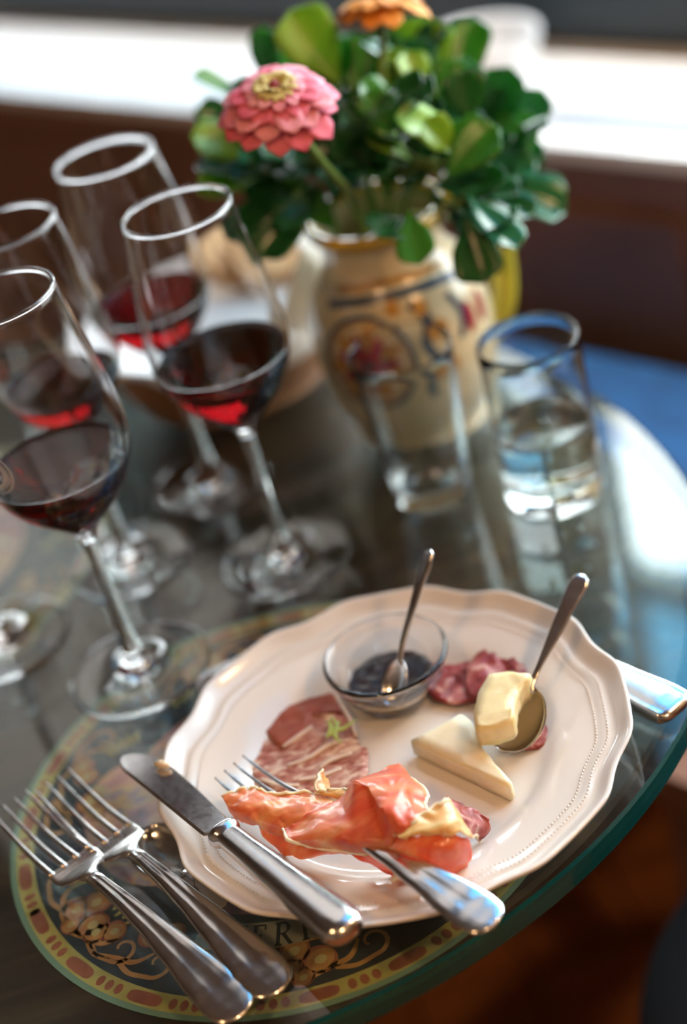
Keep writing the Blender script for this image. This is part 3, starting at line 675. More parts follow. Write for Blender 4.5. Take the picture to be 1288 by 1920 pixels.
r_ = thing('cured_meat_slice', at(575, 1400, .0055), 'round marbled pink cured meat slice with brown-red lean edge on the left of the plate', 'cured meat')
slab('marbled_meat', [(498, 1345), (520, 1330), (551, 1318), (573, 1310), (601, 1304), (627, 1300), (642, 1326), (658, 1347), (674, 1393), (687, 1401), (689, 1430), (684, 1455), (654, 1482), (581, 1490), (500, 1486), (464, 1455), (462, 1421), (472, 1393), (484, 1369)], .0085, .0022, M_sal, r_, .0011, 70)
slab('lean_edge', [(497, 1346), (520, 1329), (551, 1317), (573, 1309), (601, 1303), (627, 1299), (640, 1322), (632, 1334), (590, 1336), (577, 1350), (566, 1370), (540, 1392), (520, 1394), (510, 1385), (494, 1366)], .0101, .0014, M_lean, r_, .0007, 80)
fm_ = MB()
r_2 = r_
for pth in (((628, 1302), (640, 1322), (655, 1345), (668, 1380)), ((600, 1440), (620, 1425), (660, 1412)), ((530, 1400), (560, 1380), (585, 1362)), ((540, 1435), (580, 1420), (610, 1400), (640, 1390)), ((560, 1462), (600, 1455), (640, 1440)), ((490, 1460), (520, 1470), (560, 1472))):
    V, F = tube(catmull([at(u, v, .0098) for u, v in pth], 5), [.0008, .0016, .0009], 8, flat=.5); fm_.add(V, F)
fm_.build('fat_marbling', mat('pale fat', (.80, .64, .54), .35, sss=.3), r_)
r_ = thing('salami_slices', at(930, 1300, .0055), 'dark red salami lying behind the jam bowl and under the spoon', 'salami')
slab('salami_slice', [(786, 1252), (815, 1243), (850, 1242), (887, 1236), (905, 1262), (905, 1300), (850, 1318), (806, 1300)], .0095, .0022, M_sal2, r_, .0016, 100)
slab('salami_slice', [(870, 1250), (905, 1215), (934, 1204), (973, 1190), (1002, 1206), (1008, 1250), (985, 1300), (930, 1312), (880, 1300)], .0125, .0024, M_sal2, r_, .0018, 100)
slab('salami_slice', [(960, 1280), (1010, 1262), (1036, 1283), (1042, 1345), (1020, 1392), (975, 1398), (940, 1370), (935, 1320)], .0090, .0022, M_sal2, r_, .0016, 100)
# garnish
M_garn = mat('pale green leek', (.42, .55, .12), .4, sss=.2)
r_ = thing('green_garnish', at(625, 1370, .011), 'tiny pale green shred of garnish on the marbled meat slice', 'garnish')
for pth in (((612, 1378), (640, 1367), (668, 1349)), ((615, 1350), (620, 1365), (612, 1384)), ((622, 1345), (632, 1362), (628, 1380), (640, 1392)), ((636, 1352), (628, 1368), (618, 1380))):
    V, F = tube(catmull([at(u, v, .0135) for u, v in pth], 5), [.0006, .0014, .0004], 8, flat=.6); mesh('shred', V, F, M_garn, r_)

# prosciutto: each slice a folded sheet, given as rows of pixel + height points
def ham_mat(name, cols, rot):
    m = mat(name, (.6, .15, .07), .36, sss=.55, srad=(.02, .006, .003), sscale=.3, coat=.3)
    mottled(m, cols, 28, 6, .9, (1, 3.2, 1), .35, .0006, (0, 0, rot)); return m
M_hamR = ham_mat('raw ham, rosy', [(.30, (.50, .060, .030)), (.48, (.66, .12, .055)), (.60, (.74, .22, .10)), (.74, (.84, .46, .27))], .6)
M_hamO = ham_mat('raw ham, orange', [(.30, (.54, .10, .035)), (.48, (.70, .19, .06)), (.60, (.78, .33, .12)), (.74, (.86, .56, .30))], -.4)
M_hamY = ham_mat('raw ham, amber', [(.30, (.66, .22, .09)), (.5, (.82, .42, .15)), (.7, (.90, .62, .32))], .1)
M_fat = mat('ham fat', (.88, .72, .52), .35, sss=.5, srad=(.02, .012, .008), sscale=.25)
def sheet(name, rows, m, root, edge=None, amp=.0011, sub=6, th=.0008):
    R = [catmull([at(*p) for p in r], sub) for r in rows]; nc = len(R[0]); cols = [catmull([r[k] for r in R], sub) for k in range(nc)]
    nr = len(cols[0]); V = []
    for i in range(nr):
        for k in range(nc):
            p = cols[k][i]; e = min(i, nr-1-i, 3)/3
            d = Vector([noise.noise(p*95+Vector((j*11, 0, 0))) for j in range(3)])*amp*1.6+Vector([noise.noise(p*330+Vector((j*7, 0, 0))) for j in range(3)])*amp*(.9 if e > .4 else 1.8)
            V.append(p+d)
    F = [(i*nc+k, i*nc+k+1, (i+1)*nc+k+1, (i+1)*nc+k) for i in range(nr-1) for k in range(nc-1)]
    o = mesh(name, V, F, m, root); sm = o.modifiers.new('t', 'SOLIDIFY'); sm.thickness = th; sm.offset = 0; ss = o.modifiers.new('s', 'SUBSURF'); ss.levels = 1; ss.render_levels = 1
    if edge:
        for which in edge:
            idx = range(nc) if which in ('top', 'bot') else range(nr); i0 = 0 if which == 'top' else nr-1
            P = [V[i0*nc+k] for k in range(nc)] if which in ('top', 'bot') else [V[i*nc+(0 if which == 'left' else nc-1)] for i in range(nr)]
            VV, FF = tube(P, [.0006, .0010, .0008, .0011, .0005], 8); mesh('fat_edge', VV, FF, M_fat, root)
    return o
HB = .0062
r_ = thing('ham_slice', at(540, 1530, .012), 'raw ham slice draped over the fork tines on the left', 'ham', 'folded slices of raw ham')
sheet('lean_meat', [[(418, 1497, .026), (432, 1484, .028), (470, 1480, .028), (520, 1489, .027), (570, 1487, .028), (612, 1490, .026)],
                    [(420, 1503, .027), (450, 1505, .030), (490, 1512, .031), (530, 1522, .031), (580, 1520, .031), (625, 1508, .030)],
                    [(428, 1520, .024), (458, 1530, .028), (500, 1540, .029), (540, 1548, .029), (590, 1545, .030), (640, 1520, .031)],
                    [(452, 1538, .020), (480, 1550, .022), (520, 1565, .023), (560, 1568, .025), (600, 1562, .028), (650, 1532, .030)]], M_hamO, r_, ['top'])
r_ = thing('ham_slice', at(560, 1580, .012), 'raw ham slice lying under the fork head, lowest on the left', 'ham', 'folded slices of raw ham')
sheet('lean_meat', [[(480, 1540, .018), (530, 1552, .020), (600, 1550, .022), (660, 1530, .022), (700, 1500, .02)],
                    [(500, 1575, .013), (545, 1592, .016), (600, 1588, .020), (660, 1575, .022), (700, 1560, .02)],
                    [(530, 1602, .010), (560, 1606, .012), (600, 1602, .014), (650, 1598, .015), (690, 1600, .013)]], M_hamO, r_)
r_ = thing('ham_slice', at(690, 1540, .012), 'rosy raw ham slice with a tall peaked fold in the middle of the heap', 'ham', 'folded slices of raw ham')
sheet('lean_meat', [[(530, 1556, .031), (570, 1535, .034), (620, 1505, .034), (668, 1462, .030)],
                    [(545, 1575, .034), (600, 1560, .038), (650, 1535, .041), (664, 1470, .043)],
                    [(600, 1590, .030), (650, 1580, .036), (700, 1555, .040), (690, 1476, .047)],
                    [(680, 1600, .028), (720, 1590, .034), (728, 1570, .041), (712, 1500, .050)],
                    [(700, 1600, .026), (742, 1575, .036), (735, 1555, .044), (722, 1520, .052)]], M_hamR, r_, ['left'])
sheet('peak_fold', [[(664, 1470, .043), (700, 1452, .040), (748, 1432, .036), (760, 1450, .034)],
                    [(688, 1478, .048), (720, 1470, .048), (760, 1462, .043), (792, 1480, .036)],
                    [(706, 1505, .050), (740, 1508, .051), (770, 1505, .047), (798, 1512, .040)],
                    [(722, 1530, .050), (748, 1540, .050), (780, 1530, .048), (806, 1520, .043)],
                    [(730, 1565, .044), (755, 1562, .045), (790, 1545, .045), (820, 1522, .044)]], M_hamR, r_, ['right'])
r_ = thing('ham_slice', at(800, 1570, .012), 'raw ham slice with an amber translucent fold on the right of the heap', 'ham', 'folded slices of raw ham')
sheet('amber_fold', [[(735, 1566, .044), (770, 1545, .047), (805, 1520, .047), (838, 1500, .046), (850, 1512, .040)],
                     [(745, 1570, .045), (790, 1560, .046), (830, 1545, .047), (858, 1530, .044), (872, 1545, .036)],
                     [(760, 1572, .042), (810, 1565, .042), (850, 1565, .041), (872, 1565, .038), (884, 1575, .030)]], M_hamY, r_, ['top'])
sheet('lean_meat', [[(690, 1562, .036), (760, 1572, .041), (810, 1563, .041), (850, 1563, .040), (876, 1572, .033)],
                    [(650, 1575, .034), (740, 1590, .036), (800, 1592, .038), (850, 1590, .036), (884, 1592, .026)],
                    [(634, 1566, .032), (720, 1615, .027), (780, 1615, .031), (840, 1615, .029), (880, 1612, .018)],
                    [(660, 1600, .025), (730, 1640, .016), (780, 1638, .020), (830, 1640, .018), (862, 1632, .010)]], M_hamR, r_, ['left'])
r_ = thing('ham_slice', at(880, 1550, .010), 'dark red raw ham tip behind the amber fold at the right end', 'ham', 'folded slices of raw ham')
sheet('lean_meat', [[(835, 1490, .022), (862, 1512, .022), (885, 1520, .020), (918, 1540, .017)],
                    [(845, 1510, .030), (870, 1535, .026), (892, 1545, .020), (914, 1556, .013)],
                    [(858, 1540, .026), (878, 1565, .022), (892, 1570, .014), (900, 1580, .009)]], M_sal2, r_, ['bot'], th=.0014)
r_ = thing('ham_slice', at(790, 1640, .009), 'pale frilly raw ham piece lowest in front of the heap', 'ham', 'folded slices of raw ham')
sheet('lean_meat', [[(712, 1615, .018), (760, 1622, .020), (800, 1630, .018), (850, 1618, .016), (892, 1600, .010)],
                    [(730, 1638, .012), (770, 1640, .017), (800, 1645, .010), (840, 1640, .015), (885, 1612, .009)],
                    [(745, 1655, .0085), (775, 1660, .0085), (805, 1662, .0085), (840, 1655, .0085), (870, 1632, .0085)]], M_hamO, r_, ['bot'])
for pth in (((733, 1652, .020), (748, 1640, .022), (764, 1618, .024), (778, 1602, .022)), ((795, 1655, .012), (812, 1640, .016), (828, 1625, .016))):
    V, F = tube(catmull([at(*p) for p in pth], 5), [.0014, .0026, .0018], 10, flat=.7); mesh('fat_frill', V, F, M_fat, r_)
r_ = thing('ham_slice', at(630, 1485, .015), 'curled amber scrap of raw ham fat behind the draped slice', 'ham', 'folded slices of raw ham')
sheet('curl', [[(598, 1445, .030), (590, 1465, .030), (596, 1480, .029), (620, 1482, .030), (662, 1476, .032)],
               [(608, 1456, .026), (604, 1474, .028), (612, 1490, .029), (640, 1492, .031), (664, 1486, .033)],
               [(612, 1462, .022), (625, 1485, .025), (635, 1500, .028), (655, 1500, .031), (664, 1492, .033)]], M_hamY, r_, ['top'])
# bread crumb on the knife blade
cr = MB(); V = []
p = at(305, 1433, .0305)
V, F = tube([p+Vector((-.004, .002, 0)), p+Vector((-.001, 0, .0006)), p+Vector((.003, -.0025, 0))], [.0010, .0022, .0012], 8); cr.add(V, F)
tag(cr.build('crumb', mat('crumb', (.70, .55, .38), .8)), 'small beige crumb stuck on the knife blade near its tip', 'crumb')

# ------------------------------------------------------------------ painted jug
J = Vector((.069, .917, 0))
JP = [(0, .0005), (.040, .0005), (.042, .003), (.044, .010), (.052, .030), (.0570, .052), (.0585, .072), (.0565, .092), (.050, .108), (.0415, .119), (.0375, .130), (.0385, .141), (.0415, .149)]
JS = smoothprof(JP, 4)
def jr(z):
    for a, b in zip(JS[4:], JS[5:]):
        if a[1] <= z <= b[1]+1e-9: return a[0]+(b[0]-a[0])*(z-a[1])/max(b[1]-a[1], 1e-9)
    return .04
root = thing('painted_jug', J, 'cream majolica jug with painted flower medallion and yellow handle holding the flowers', 'jug')
M_cream = mottled(mat('cream glaze', (.62, .52, .33), .22, coat=.4), [(.3, (.62, .52, .31)), (.7, (.80, .70, .46))], 45, 4)
M_jyel = mat('yellow glaze', (.62, .40, .03), .25, coat=.4)
M_jhand = mat('yellow-green glaze', (.50, .46, .05), .25, coat=.4)
M_jred = mat('plum red glaze', (.30, .012, .03), .25, coat=.4)
M_jblue = mat('slate blue glaze', (.035, .075, .13), .25, coat=.4)
M_jor = mat('amber glaze', (.52, .26, .05), .25, coat=.4)
V, F = lathe(JS+smoothprof([(.0395, .1492), (.0365, .141), (.0355, .130), (.0395, .117), (.048, .106), (.053, .09), (.053, .06), (.045, .02), (0, .008)], 3), 72, J); mesh('jug_body', V, F, M_cream, root)
V, F = lathe([(.0405, .1430), (.0430, .1440), (.0445, .1480), (.0430, .1520), (.0400, .1520), (.0385, .1480), (.0390, .1440)], 72, J, close=True); mesh('rim', V, F, M_jyel, root)
th0 = math.atan2(-J.y, -J.x)                        # side facing the viewer
SD = Vector((math.cos(th0+PI/2), math.sin(th0+PI/2), 0))
def js(x, z, off=.0003): # x = metres to the right as seen, z = height
    r = jr(z); th = th0+x/.056; return Vector((J.x+(r+off)*math.cos(th), J.y+(r+off)*math.sin(th), z))
def jpoly(mb, pts, off): # fan of a closed outline, subdivided radially
    cx = sum(p[0] for p in pts)/len(pts); cz = sum(p[1] for p in pts)/len(pts); n = len(pts); V = [js(cx, cz, off)]; k = 5
    for i in range(1, k+1):
        for p in pts: V.append(js(cx+(p[0]-cx)*i/k, cz+(p[1]-cz)*i/k, off))
    F = [(0, 1+j, 1+(j+1) % n) for j in range(n)]
    for i in range(k-1):
        for j in range(n): F.append((1+i*n+j, 1+(i+1)*n+j, 1+(i+1)*n+(j+1) % n, 1+i*n+(j+1) % n))
    mb.add(V, F)
def jline(mb, pts, w_, off):
    P = catmull([Vector((a, b, 0)) for a, b in pts], 6); V = []
    for i, p in enumerate(P):
        t = (P[min(i+1, len(P)-1)]-P[max(i-1, 0)]).normalized(); V += [js(p.x-t.y*w_, p.y+t.x*w_, off), js(p.x+t.y*w_, p.y-t.x*w_, off)]
    mb.add(V, [(2*i, 2*i+1, 2*i+3, 2*i+2) for i in range(len(P)-1)])
def circ(x, z, rx, rz, n=20, ph=0): return [(x+rx*math.cos(2*PI*i/n+ph), z+rz*math.sin(2*PI*i/n+ph)) for i in range(n)]
b1, b2, b3, b4 = MB(), MB(), MB(), MB()
MX, MZ = -.026, .074
jline(b1, circ(MX, MZ, .0290, .0310, 24)+[(MX+.029, MZ)], .0017, .0005)
jline(b4, circ(MX, MZ, .0255, .0275, 24)+[(MX+.0255, MZ)], .0009, .0005)
for k in range(7):
    a = k*2*PI/7+.5; rr = .021
    jpoly(b4, [(MX+rr*1.12*math.cos(a+d)*f, MZ+rr*1.15*math.sin(a+d)*f) for d, f in ((-.42, .55), (-.25, .9), (0, 1.1), (.25, .9), (.42, .55), (0, .2))], .0005)
for k in range(7):
    a = k*2*PI/7+.95; rr = .0225
    b2 = MB(); jpoly(b2, [(MX+rr*math.cos(a+d)*f, MZ+rr*1.05*math.sin(a+d)*f) for d, f in ((-.9, .22), (-.27, .66), (0, 1.0), (.27, .66), (.9, .22), (0, .0))], .0009); b2.build('painted_petal', M_jred, root)
jpoly(b1, circ(MX, MZ, .0036, .0036, 12), .0013)
jline(b1, [(.008, .108), (.016, .096), (.012, .082), (.018, .066), (.010, .054), (.013, .044)], .0032, .0005)
for x, z, r in ((.021, .088, .007), (.022, .062, .0075), (.014, .104, .005), (-.004, .108, .005)): jpoly(b4, circ(x, z, r, r, 14), .0008)
jline(b1, [(-.055, .110), (-.02, .1135), (.02, .1135), (.055, .110)], .0022, .0005)
jline(b1, [(.035, .105), (.040, .090), (.034, .076)], .0022, .0005); jline(b4, [(-.050, .118), (0, .121), (.05, .118)], .0018, .0005)
for x in (.045, .058): b2 = MB(); jpoly(b2, circ(x, .085, .004, .011, 14), .0005); b2.build('painted_petal', M_jred, root)
b1.build('blue_scrollwork', M_jblue, root); b4.build('amber_petals', M_jor, root)
hd = CR.copy(); hd.z = 0; hd.normalize()
hx = Vector((math.cos(rad(8)), math.sin(rad(8)), 0))
hp = [(.040, .137), (.052, .152), (.066, .150), (.0735, .128), (.0745, .095), (.071, .066), (.063, .048), (.052, .040)]
V, F = tube(catmull([J+hx*a+Vector((0, 0, b)) for a, b in hp], 6), [.0050, .0062, .0062, .0062, .0055], 14, flat=1.3); mesh('handle', V, F, M_jhand, root)

# ------------------------------------------------------------------ leaves and flowers
def leaf_mat(n, c0, c1, rough=.32): return mottled(mat(n, c0, rough, sss=.12, srad=(.004, .01, .002), sscale=.3), [(.3, c0), (.7, c1)], 30, 3)
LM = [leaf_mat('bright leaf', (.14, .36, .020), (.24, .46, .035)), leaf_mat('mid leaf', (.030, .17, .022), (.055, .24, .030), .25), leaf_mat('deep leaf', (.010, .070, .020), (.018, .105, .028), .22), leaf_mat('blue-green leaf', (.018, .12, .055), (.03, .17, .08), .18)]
M_stem = mottled(mat('green stem', (.12, .20, .03), .45), [(.3, (.09, .17, .02)), (.7, (.16, .25, .05))], 60)
def leaf(p0, p1, w_, m, root, nrm, curl=.12, cup=.25):
    d = p1-p0; L = d.length; t = d.normalized(); s = t.cross(nrm).normalized(); up = s.cross(t).normalized()
    V = []; nu, nv = 12, 6
    for i in range(nu+1):
        q = i/nu; ww = w_*.5*(math.sin(PI*min(1, q*.62+.0)**1.0)**.8 if q < .8 else math.sin(PI*.496)**.8*math.sqrt(max(0, 1-((q-.8)/.2)**2)))
        ww = max(ww*(.35+.65*min(1, q/.45)), w_*.03)
        for j in range(nv+1):
            f = -1+2*j/nv
            V.append(p0+t*(q*L)+s*(f*ww)+up*(cup*abs(f)**1.4*ww-curl*L*q*q-.10*ww*math.exp(-(f/.18)**2)))
    F = [(i*(nv+1)+j, i*(nv+1)+j+1, (i+1)*(nv+1)+j+1, (i+1)*(nv+1)+j) for i in range(nu) for j in range(nv)]
    o = mesh('leaf', V, F, m, root); sm = o.modifiers.new('t', 'SOLIDIFY'); sm.thickness = .0006; return o
mouth = J+Vector((0, 0, .142))
sprigs = {
 'left': ('leafy green sprig spreading to the left of the bouquet, beside the wine glasses', [(520,300,360,250,75,0,.97), (520,330,372,345,70,0,.98), (500,260,365,205,60,3,.99), (520,290,430,330,60,2,.96), (470,200,368,130,46,1,.99), (560,310,450,290,60,3,.95), (590,330,500,310,60,3,.94)]),
 'lower': ('dark leafy sprig drooping over the left of the jug', [(600,350,485,480,80,2,.95), (580,340,430,440,80,2,.96), (590,370,530,420,60,2,.95), (560,330,470,380,70,2,.97)]),
 'upper': ('leafy sprig behind the pink flower with a large yellow-green leaf', [(640,165,545,18,100,0,.95), (500,150,495,52,52,1,1.0), (665,200,662,60,62,1,.96), (700,180,722,55,66,1,.97), (620,210,600,110,70,1,.98), (560,180,520,90,50,1,1.0)]),
 'top': ('bright leafy sprig rising under the orange flower', [(770,190,795,30,118,0,.97), (735,190,750,90,70,0,.95), (860,190,885,32,80,1,.98), (830,190,835,60,70,1,1.0), (750,240,683,150,62,1,.92), (790,180,765,95,60,0,.94)]),
 'right': ('leafy sprig at the right of the bouquet, over the sill', [(850,260,865,108,90,3,.95), (920,270,955,125,80,3,.98), (950,310,1010,165,80,3,1.0), (900,345,1005,300,80,3,.96), (930,350,1062,388,86,3,.95), (950,290,1005,230,70,1,.99), (900,300,985,240,90,1,.97), (880,230,930,170,70,1,1.0), (960,330,1010,270,70,3,1.0)]),
 'front': ('leafy sprig at the front of the bouquet with small bright leaves', [(870,275,755,205,78,0,.91), (850,290,800,225,60,0,.90), (770,300,692,236,60,0,.91), (835,335,925,235,100,1,.90), (740,260,690,170,60,1,.91), (820,270,780,160,60,1,.93), (700,330,640,240,80,2,.93), (790,340,740,270,80,2,.93), (700,270,640,200,70,2,.95), (880,310,850,230,70,1,.92), (900,330,880,270,50,0,.91)]),
 'droop': ('leafy sprig hanging down over the jug handle', [(870,360,972,462,66,3,.90), (870,400,905,530,84,2,.91), (850,370,930,430,70,2,.92), (765,395,785,490,66,1,.90), (900,360,1000,400,60,2,.93)])}
for key, (lab, ls) in sprigs.items():
    root = thing('leafy_sprig', mouth, lab, 'foliage')
    cen = sum((atd(a, b, dd) for a, b, _, _, _, _, dd in ls), Vector())/len(ls)
    st_top = cen
    V, F = tube(catmull([mouth+Vector((0, 0, -.06)), mouth+(cen-mouth)*.35+Vector((0, 0, .01)), cen], 6), [.0018, .0014, .0010], 8); mesh('stem', V, F, M_stem, root)
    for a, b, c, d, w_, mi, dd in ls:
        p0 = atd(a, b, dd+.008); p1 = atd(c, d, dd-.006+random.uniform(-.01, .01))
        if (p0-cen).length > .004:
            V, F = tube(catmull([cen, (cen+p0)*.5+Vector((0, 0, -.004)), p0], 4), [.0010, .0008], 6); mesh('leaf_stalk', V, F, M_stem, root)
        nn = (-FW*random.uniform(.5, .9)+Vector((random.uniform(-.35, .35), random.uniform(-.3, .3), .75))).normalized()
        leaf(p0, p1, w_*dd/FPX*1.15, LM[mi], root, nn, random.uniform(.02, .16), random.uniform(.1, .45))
    # darker inner leaves filling the heart of the sprig
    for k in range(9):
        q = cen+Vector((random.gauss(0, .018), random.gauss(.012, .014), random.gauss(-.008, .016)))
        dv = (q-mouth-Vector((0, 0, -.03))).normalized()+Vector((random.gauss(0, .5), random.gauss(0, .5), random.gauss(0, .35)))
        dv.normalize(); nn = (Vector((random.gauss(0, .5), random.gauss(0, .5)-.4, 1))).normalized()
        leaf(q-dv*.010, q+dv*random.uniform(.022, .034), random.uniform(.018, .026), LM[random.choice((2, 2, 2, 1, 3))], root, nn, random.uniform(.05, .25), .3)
# heart of the bunch
root = thing('leafy_sprig', mouth, 'short dark leafy sprig filling the heart of the bouquet above the jug mouth', 'foliage')
V, F = tube([mouth+Vector((0, 0, -.06)), mouth+Vector((0, 0, .05))], [.002, .001], 8); mesh('stem', V, F, M_stem, root)
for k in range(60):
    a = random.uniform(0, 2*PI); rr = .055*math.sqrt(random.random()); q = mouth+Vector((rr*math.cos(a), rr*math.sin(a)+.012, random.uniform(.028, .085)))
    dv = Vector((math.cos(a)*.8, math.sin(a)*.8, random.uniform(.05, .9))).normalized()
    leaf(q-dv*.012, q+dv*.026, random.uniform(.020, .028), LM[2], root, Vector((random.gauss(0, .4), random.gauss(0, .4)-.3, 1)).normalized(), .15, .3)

def flower(center, nrm, layers, name, label, stem_pts, core):
    root = thing(name, mouth, label, 'flower')
    nrm = nrm.normalized(); a1 = nrm.cross(Vector((0, 0, 1)));
    if a1.length < .1: a1 = nrm.cross(Vector((1, 0, 0)))
    a1.normalize(); a2 = nrm.cross(a1)
    V, F = tube(catmull(stem_pts, 6), [.0022, .0024, .0026], 10); mesh('stem', V, F, M_stem, root)
    V, F = lathe([(0, -.008), (.004, -.0075), (.0075, -.004), (.009, 0), (.006, .001), (0, .001)], 20)
    V = [center+a1*v[0]+a2*v[1]+nrm*v[2] for v in V]; mesh('calyx', V, F, M_stem, root)
    for n, r0, r1, w_, tilt, z0, m in layers:
        ph = random.random()*6
        for k in range(n):
            a = 2*PI*k/n+ph+random.uniform(-.1, .1); rd = a1*math.cos(a)+a2*math.sin(a); sd = nrm.cross(rd); rr1 = r1*random.uniform(.92, 1.06); tl = tilt+random.uniform(-.10, .10)
            VV = []; nu, nv = 8, 4
            for i in range(nu+1):
                q = i/nu; ww = w_*.5*(.45+.55*math.sin(PI*.5*min(1, q*1.6)))*(math.sqrt(max(0, 1-((q-.72)/.28)**2)) if q > .72 else 1)
                rr = r0+(rr1-r0)*q
                for j in range(nv+1):
                    f = -1+2*j/nv; VV.append(center+rd*rr+sd*(f*max(ww, .0004))+nrm*(z0+(rr-r0)*math.tan(tl)-.0045*q**3+abs(f)**2*ww*.12))
            FF = [(i*(nv+1)+j, i*(nv+1)+j+1, (i+1)*(nv+1)+j+1, (i+1)*(nv+1)+j) for i in range(nu) for j in range(nv)]
            o = mesh('petal', VV, FF, m, root); s_m = o.modifiers.new('t', 'SOLIDIFY'); s_m.thickness = .0004
    V, F = lathe([(0, core[1]), (core[0]*.5, core[1]*.9), (core[0], core[1]*.3), (core[0]*1.05, 0)], 20)
    V = [center+a1*v[0]+a2*v[1]+nrm*(v[2]+core[3]) for v in V]; mesh('flower_centre', V, F, core[2], root)
    return root
M_pk = mottled(mat('pink petal', (.70, .12, .2), .6), [(.3, (.66, .085, .15)), (.7, (.78, .20, .30))], 60)
M_pk2 = mottled(mat('rose petal', (.74, .25, .33), .6), [(.3, (.74, .20, .30)), (.7, (.86, .40, .46))], 60)
M_pkc = mat('yellow-green floret', (.58, .48, .16), .6)
cn = atd(517, 178, .835)
nz = -FW*.80+(CR*(-.18)+CU*.98)*.60
flower(cn, nz, [(13, .006, .0325, .0165, -.22, -.002, M_pk), (13, .005, .0300, .0150, -.05, .000, M_pk2), (12, .004, .0245, .0125, .10, .0015, M_pk), (13, .004, .0180, .0070, .30, .003, M_pk2), (15, .003, .0125, .0040, .60, .0045, M_pkc), (12, .002, .0085, .0030, .85, .005, M_pkc)], 'pink_zinnia', 'pink many-petalled flower with a yellow-green heart leaning left from the jug',
       [mouth+Vector((-.004, -.006, -.05)), mouth+Vector((-.012, -.010, .02)), atd(665, 372, .925), atd(600, 300, .88), cn-nz.normalized()*.006], (.0028, .0035, mat('plum floret', (.28, .05, .07), .7), .006))
M_or = mottled(mat('orange petal', (.80, .30, .03), .6), [(.3, (.72, .22, .02)), (.7, (.88, .42, .05))], 60)
cn = atd(712, -4, .93)
nz = -FW*.35+(CR*(-.15)+CU*.98)*.85
flower(cn, nz, [(11, .006, .0285, .0140, -.30, -.001, M_or), (11, .005, .0255, .0125, -.12, .001, M_or)], 'orange_flower', 'orange daisy-like flower with a dark centre at the top edge of the photo',
       [mouth+Vector((.002, -.002, -.05)), mouth+Vector((.002, -.002, .04)), atd(716, 130, .94), cn-nz.normalized()*.006], (.0070, .0045, mat('brown floret', (.10, .035, .015), .8), .001))

# ------------------------------------------------------------------ bread basket with napkin
BK = Vector((-.048, 1.052, 0))
root = thing('bread_basket', BK, 'round brown wooden bread bowl behind the wine glasses', 'bowl')
M_bask = mottled(mat('chestnut wood', (.35, .15, .06), .45), [(.3, (.26, .10, .035)), (.7, (.42, .20, .08))], 18, 5, .5, (1, 1, 6))
V, F = lathe(smoothprof([(0, .0005), (.066, .0005), (.071, .003), (.082, .018), (.089, .036), (.0920, .050), (.0910, .052), (.0885, .050), (.083, .036), (.070, .018), (.055, .007), (0, .006)], 3), 80, BK); mesh('bowl_body', V, F, M_bask, root)
M_nap = mat('white linen', (.86, .85, .84), .9)
V = []; n = 120; prof = [(.015, .050), (.040, .047), (.064, .046), (.080, .049), (.0905, .0570), (.1000, .0590), (.1050, .0500), (.1080, .0400)]
for i in range(n):
    a = 2*PI*i/n
    for k, (r, z) in enumerate(prof):
        q = k/7; w_ = math.sin(a*4+1.0)*.5+math.sin(a*7+2)*.3; drop = (1 if math.cos(a-rad(205)) > -.3 else .4)
        rr = r+.006*w_*q if k < 5 else .0955+(r-.0955)*(.5+.4*w_)
        zz = z+.007*max(w_, -.3)*q if k < 5 else .0585-(.0585-z)*(.7+.6*w_)*drop
        V.append(Vector((BK.x+rr*math.cos(a), BK.y+rr*math.sin(a), zz)))
m_ = len(prof); F = [(i*m_+k, ((i+1) % n)*m_+k, ((i+1) % n)*m_+k+1, i*m_+k+1) for i in range(n) for k in range(m_-1)]+[tuple(i*m_ for i in range(n))]
nap = mesh('napkin', V, F, M_nap, None); sm = nap.modifiers.new('t', 'SOLIDIFY'); sm.thickness = .001; sm = nap.modifiers.new('s', 'SUBSURF'); sm.levels = 1; sm.render_levels = 1
tag(nap, 'white cloth napkin lining the brown bread bowl', 'napkin')
# raised napkin corner beside the jug
V, F = [], []
rows = [[(520, 428), (560, 432), (600, 462)], [(560, 470), (590, 490), (606, 520)], [(540, 540), (575, 560), (600, 590)], [(520, 610), (560, 630), (590, 640)]]
dep = [1.03, 1.04, 1.06, 1.07]
R_ = [catmull([atd(u, v, d+.01*k) for k, (u, v) in enumerate(r)], 5) for r, d in zip(rows, dep)]; nc = len(R_[0]); cols = [catmull([r[k] for r in R_], 5) for k in range(nc)]
V = [cols[k][i] for i in range(len(cols[0])) for k in range(nc)]; F = [(i*nc+k, i*nc+k+1, (i+1)*nc+k+1, (i+1)*nc+k) for i in range(len(cols[0])-1) for k in range(nc-1)]
o = mesh('napkin_corner', V, F, M_nap, nap); sm = o.modifiers.new('t', 'SOLIDIFY'); sm.thickness = .001
M_crust = mottled(mat('bread crust', (.42, .20, .07), .7), [(.3, (.30, .13, .045)), (.7, (.52, .29, .12))], 50, bump=.4)
M_crumb = mottled(mat('bread crumb', (.74, .58, .36), .85), [(.3, (.50, .30, .14)), (.7, (.66, .46, .26))], 120, bump=.8, dist=.001)
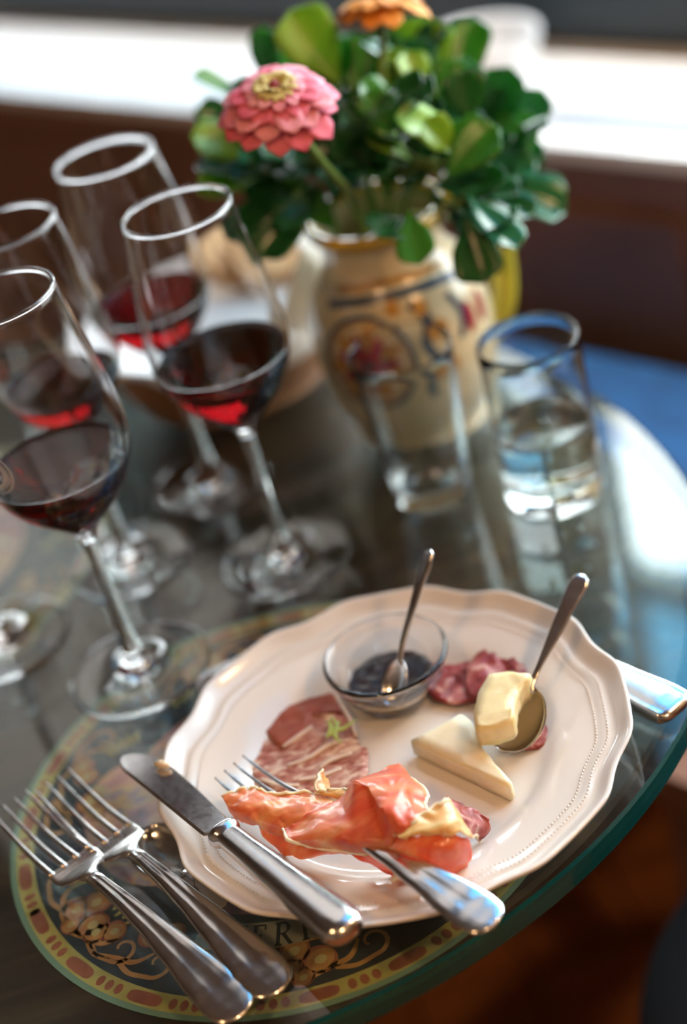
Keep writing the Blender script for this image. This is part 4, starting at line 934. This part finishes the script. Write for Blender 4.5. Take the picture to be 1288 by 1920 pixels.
for k, (dx, dy, rt, tl, lab) in enumerate(((.060, .038, .2, 1.0, 'brown bread slice leaning against the rear of the bread bowl beside the jug'), (.030, .058, .6, .9, 'second bread slice tucked behind the first in the bread bowl'))):
    c = BK+Vector((dx, dy, .066)); rt_ = thing('bread_slice', c, lab, 'bread', 'bread slices in the bowl')
    X = Vector((math.cos(rt), math.sin(rt), 0)); Y = Vector((-math.sin(rt)*math.sin(tl), math.cos(rt)*math.sin(tl), math.cos(tl))); Z = X.cross(Y)
    ol = [(math.cos(t)*.036*(1+.05*math.sin(3*t)), math.sin(t)*.024+(.004 if math.sin(t) > 0 else 0)) for t in [2*PI*i/36 for i in range(36)]]
    rings = [[c+X*x*s+Y*y*s+Z*zz for x, y in ol] for s, zz in ((.93, -.007), (1, -.005), (1, .005), (.93, .007))]
    V, F = loft(rings, cap=False); mesh('crust', V, F, M_crust, rt_)
    for sgn in (-1, 1):
        V = [c+X*x*.935+Y*y*.935+Z*(.0072*sgn) for x, y in ol]; mesh('crumb_face', V, [tuple(range(36))], M_crumb, rt_, smooth=False)

# ------------------------------------------------------------------ beyond the table
P = at(905, 200, 0)
root = thing('white_bowl', P, 'white round bowl standing on the window sill behind the leaves', 'bowl')
V, F = lathe(smoothprof([(0, .001), (.028, .001), (.030, .004), (.045, .020), (.058, .042), (.064, .062), (.0625, .063), (.060, .061), (.054, .042), (.042, .022), (.025, .009), (0, .007)], 3), 64, P); mesh('bowl_body', V, F, mat('white china', (.86, .86, .86), .15), root)
# bench with blue cushion between table and window wall
bn = thing('wall_bench', wp(0, -.20, -.74), 'brown wooden bench along the wall under the window', 'bench')
b = MB(); b.obox(-1.5, .21, -.36, -.012, -.34, -.31); b.build('seat', M_panel, bn, smooth=False)
for q in (-1.4, -.65, .13):
    for nn in (-.33, -.06):
        b = MB(); b.obox(q, q+.04, nn, nn+.04, -.74, -.34); b.build('leg', M_panel, bn, smooth=False)
M_blue = mottled(mat('blue woven cushion cloth', (.004, .06, .2), .8), [(.3, (.002, .050, .16)), (.7, (.004, .080, .24))], 30)
cu = thing('blue_cushion', wp(-.07, -.17, -.31), 'bright blue cushion on the bench to the right of the table', 'cushion')
V = []; nu, nv = 24, 16
for i in range(nu):
    t = 2*PI*i/nu
    for j in range(nv+1):
        ph = -PI/2+PI*j/nv; c_, s_ = math.cos(ph), math.sin(ph); ex = lambda v, e: math.copysign(abs(v)**e, v)
        V.append(wp(-.07+ex(math.cos(t), .5)*ex(c_, .5)*.27, -.175+ex(math.sin(t), .5)*ex(c_, .5)*.155, -.235+.075*ex(s_, .8)))
F = [(i*(nv+1)+j, ((i+1) % nu)*(nv+1)+j, ((i+1) % nu)*(nv+1)+j+1, i*(nv+1)+j+1) for i in range(nu) for j in range(nv)]
mesh('cushion_cover', V, F, M_blue, cu)
# dark stool whose round seat edge shows at the lower right
SP = Vector((.270, .590, -.30))
root = thing('stool', (SP.x, SP.y, -.74), 'black round stool at the lower right beside the table', 'stool')
M_blk = mat('black lacquer', (.004, .004, .005), .85, spec=.15)
V, F = lathe([(0, -.035), (.177, -.035), (.187, -.028), (.190, -.015), (.184, -.002), (.16, .004), (0, .004)], 64, SP); mesh('seat', V, F, M_blk, root)
for k in range(4):
    a = PI/4+k*PI/2; tp = SP+Vector((.14*math.cos(a), .14*math.sin(a), -.03)); bt = Vector((SP.x+.19*math.cos(a), SP.y+.19*math.sin(a), -.74))
    V, F = tube([tp, bt], .013, 12); mesh('leg', V, F, M_blk, root)
# bar lamps and the added fill lamp: the shades that hold the warm lights
for k, (p, lab) in enumerate((((-.55, -.1, 1.40), 'brass pendant lamp behind the photographer on the left'), ((.75, -.5, 1.40), 'brass pendant lamp behind the photographer on the right'), ((1.0, .45, 1.25), 'added brass fill lamp right of the table, out of view, to brighten the floor'))):
    p = Vector(p); root = thing('pendant_or_fill_lamp', p, lab, 'lamp', 'warm pendant lamps over the bar')
    V, F = lathe([(.012, .16), (.02, .15), (.06, .10), (.11, .01), (.112, .008), (.06, .098), (.018, .148)], 40, p); mesh('lamp_shade', V, F, mat('brass', (.5, .33, .12), .3, 1), root)
    V, F = tube([p+Vector((0, 0, .15)), Vector((p.x, p.y, 2.55))], .003, 8); mesh('cord', V, F, M_blk, root)
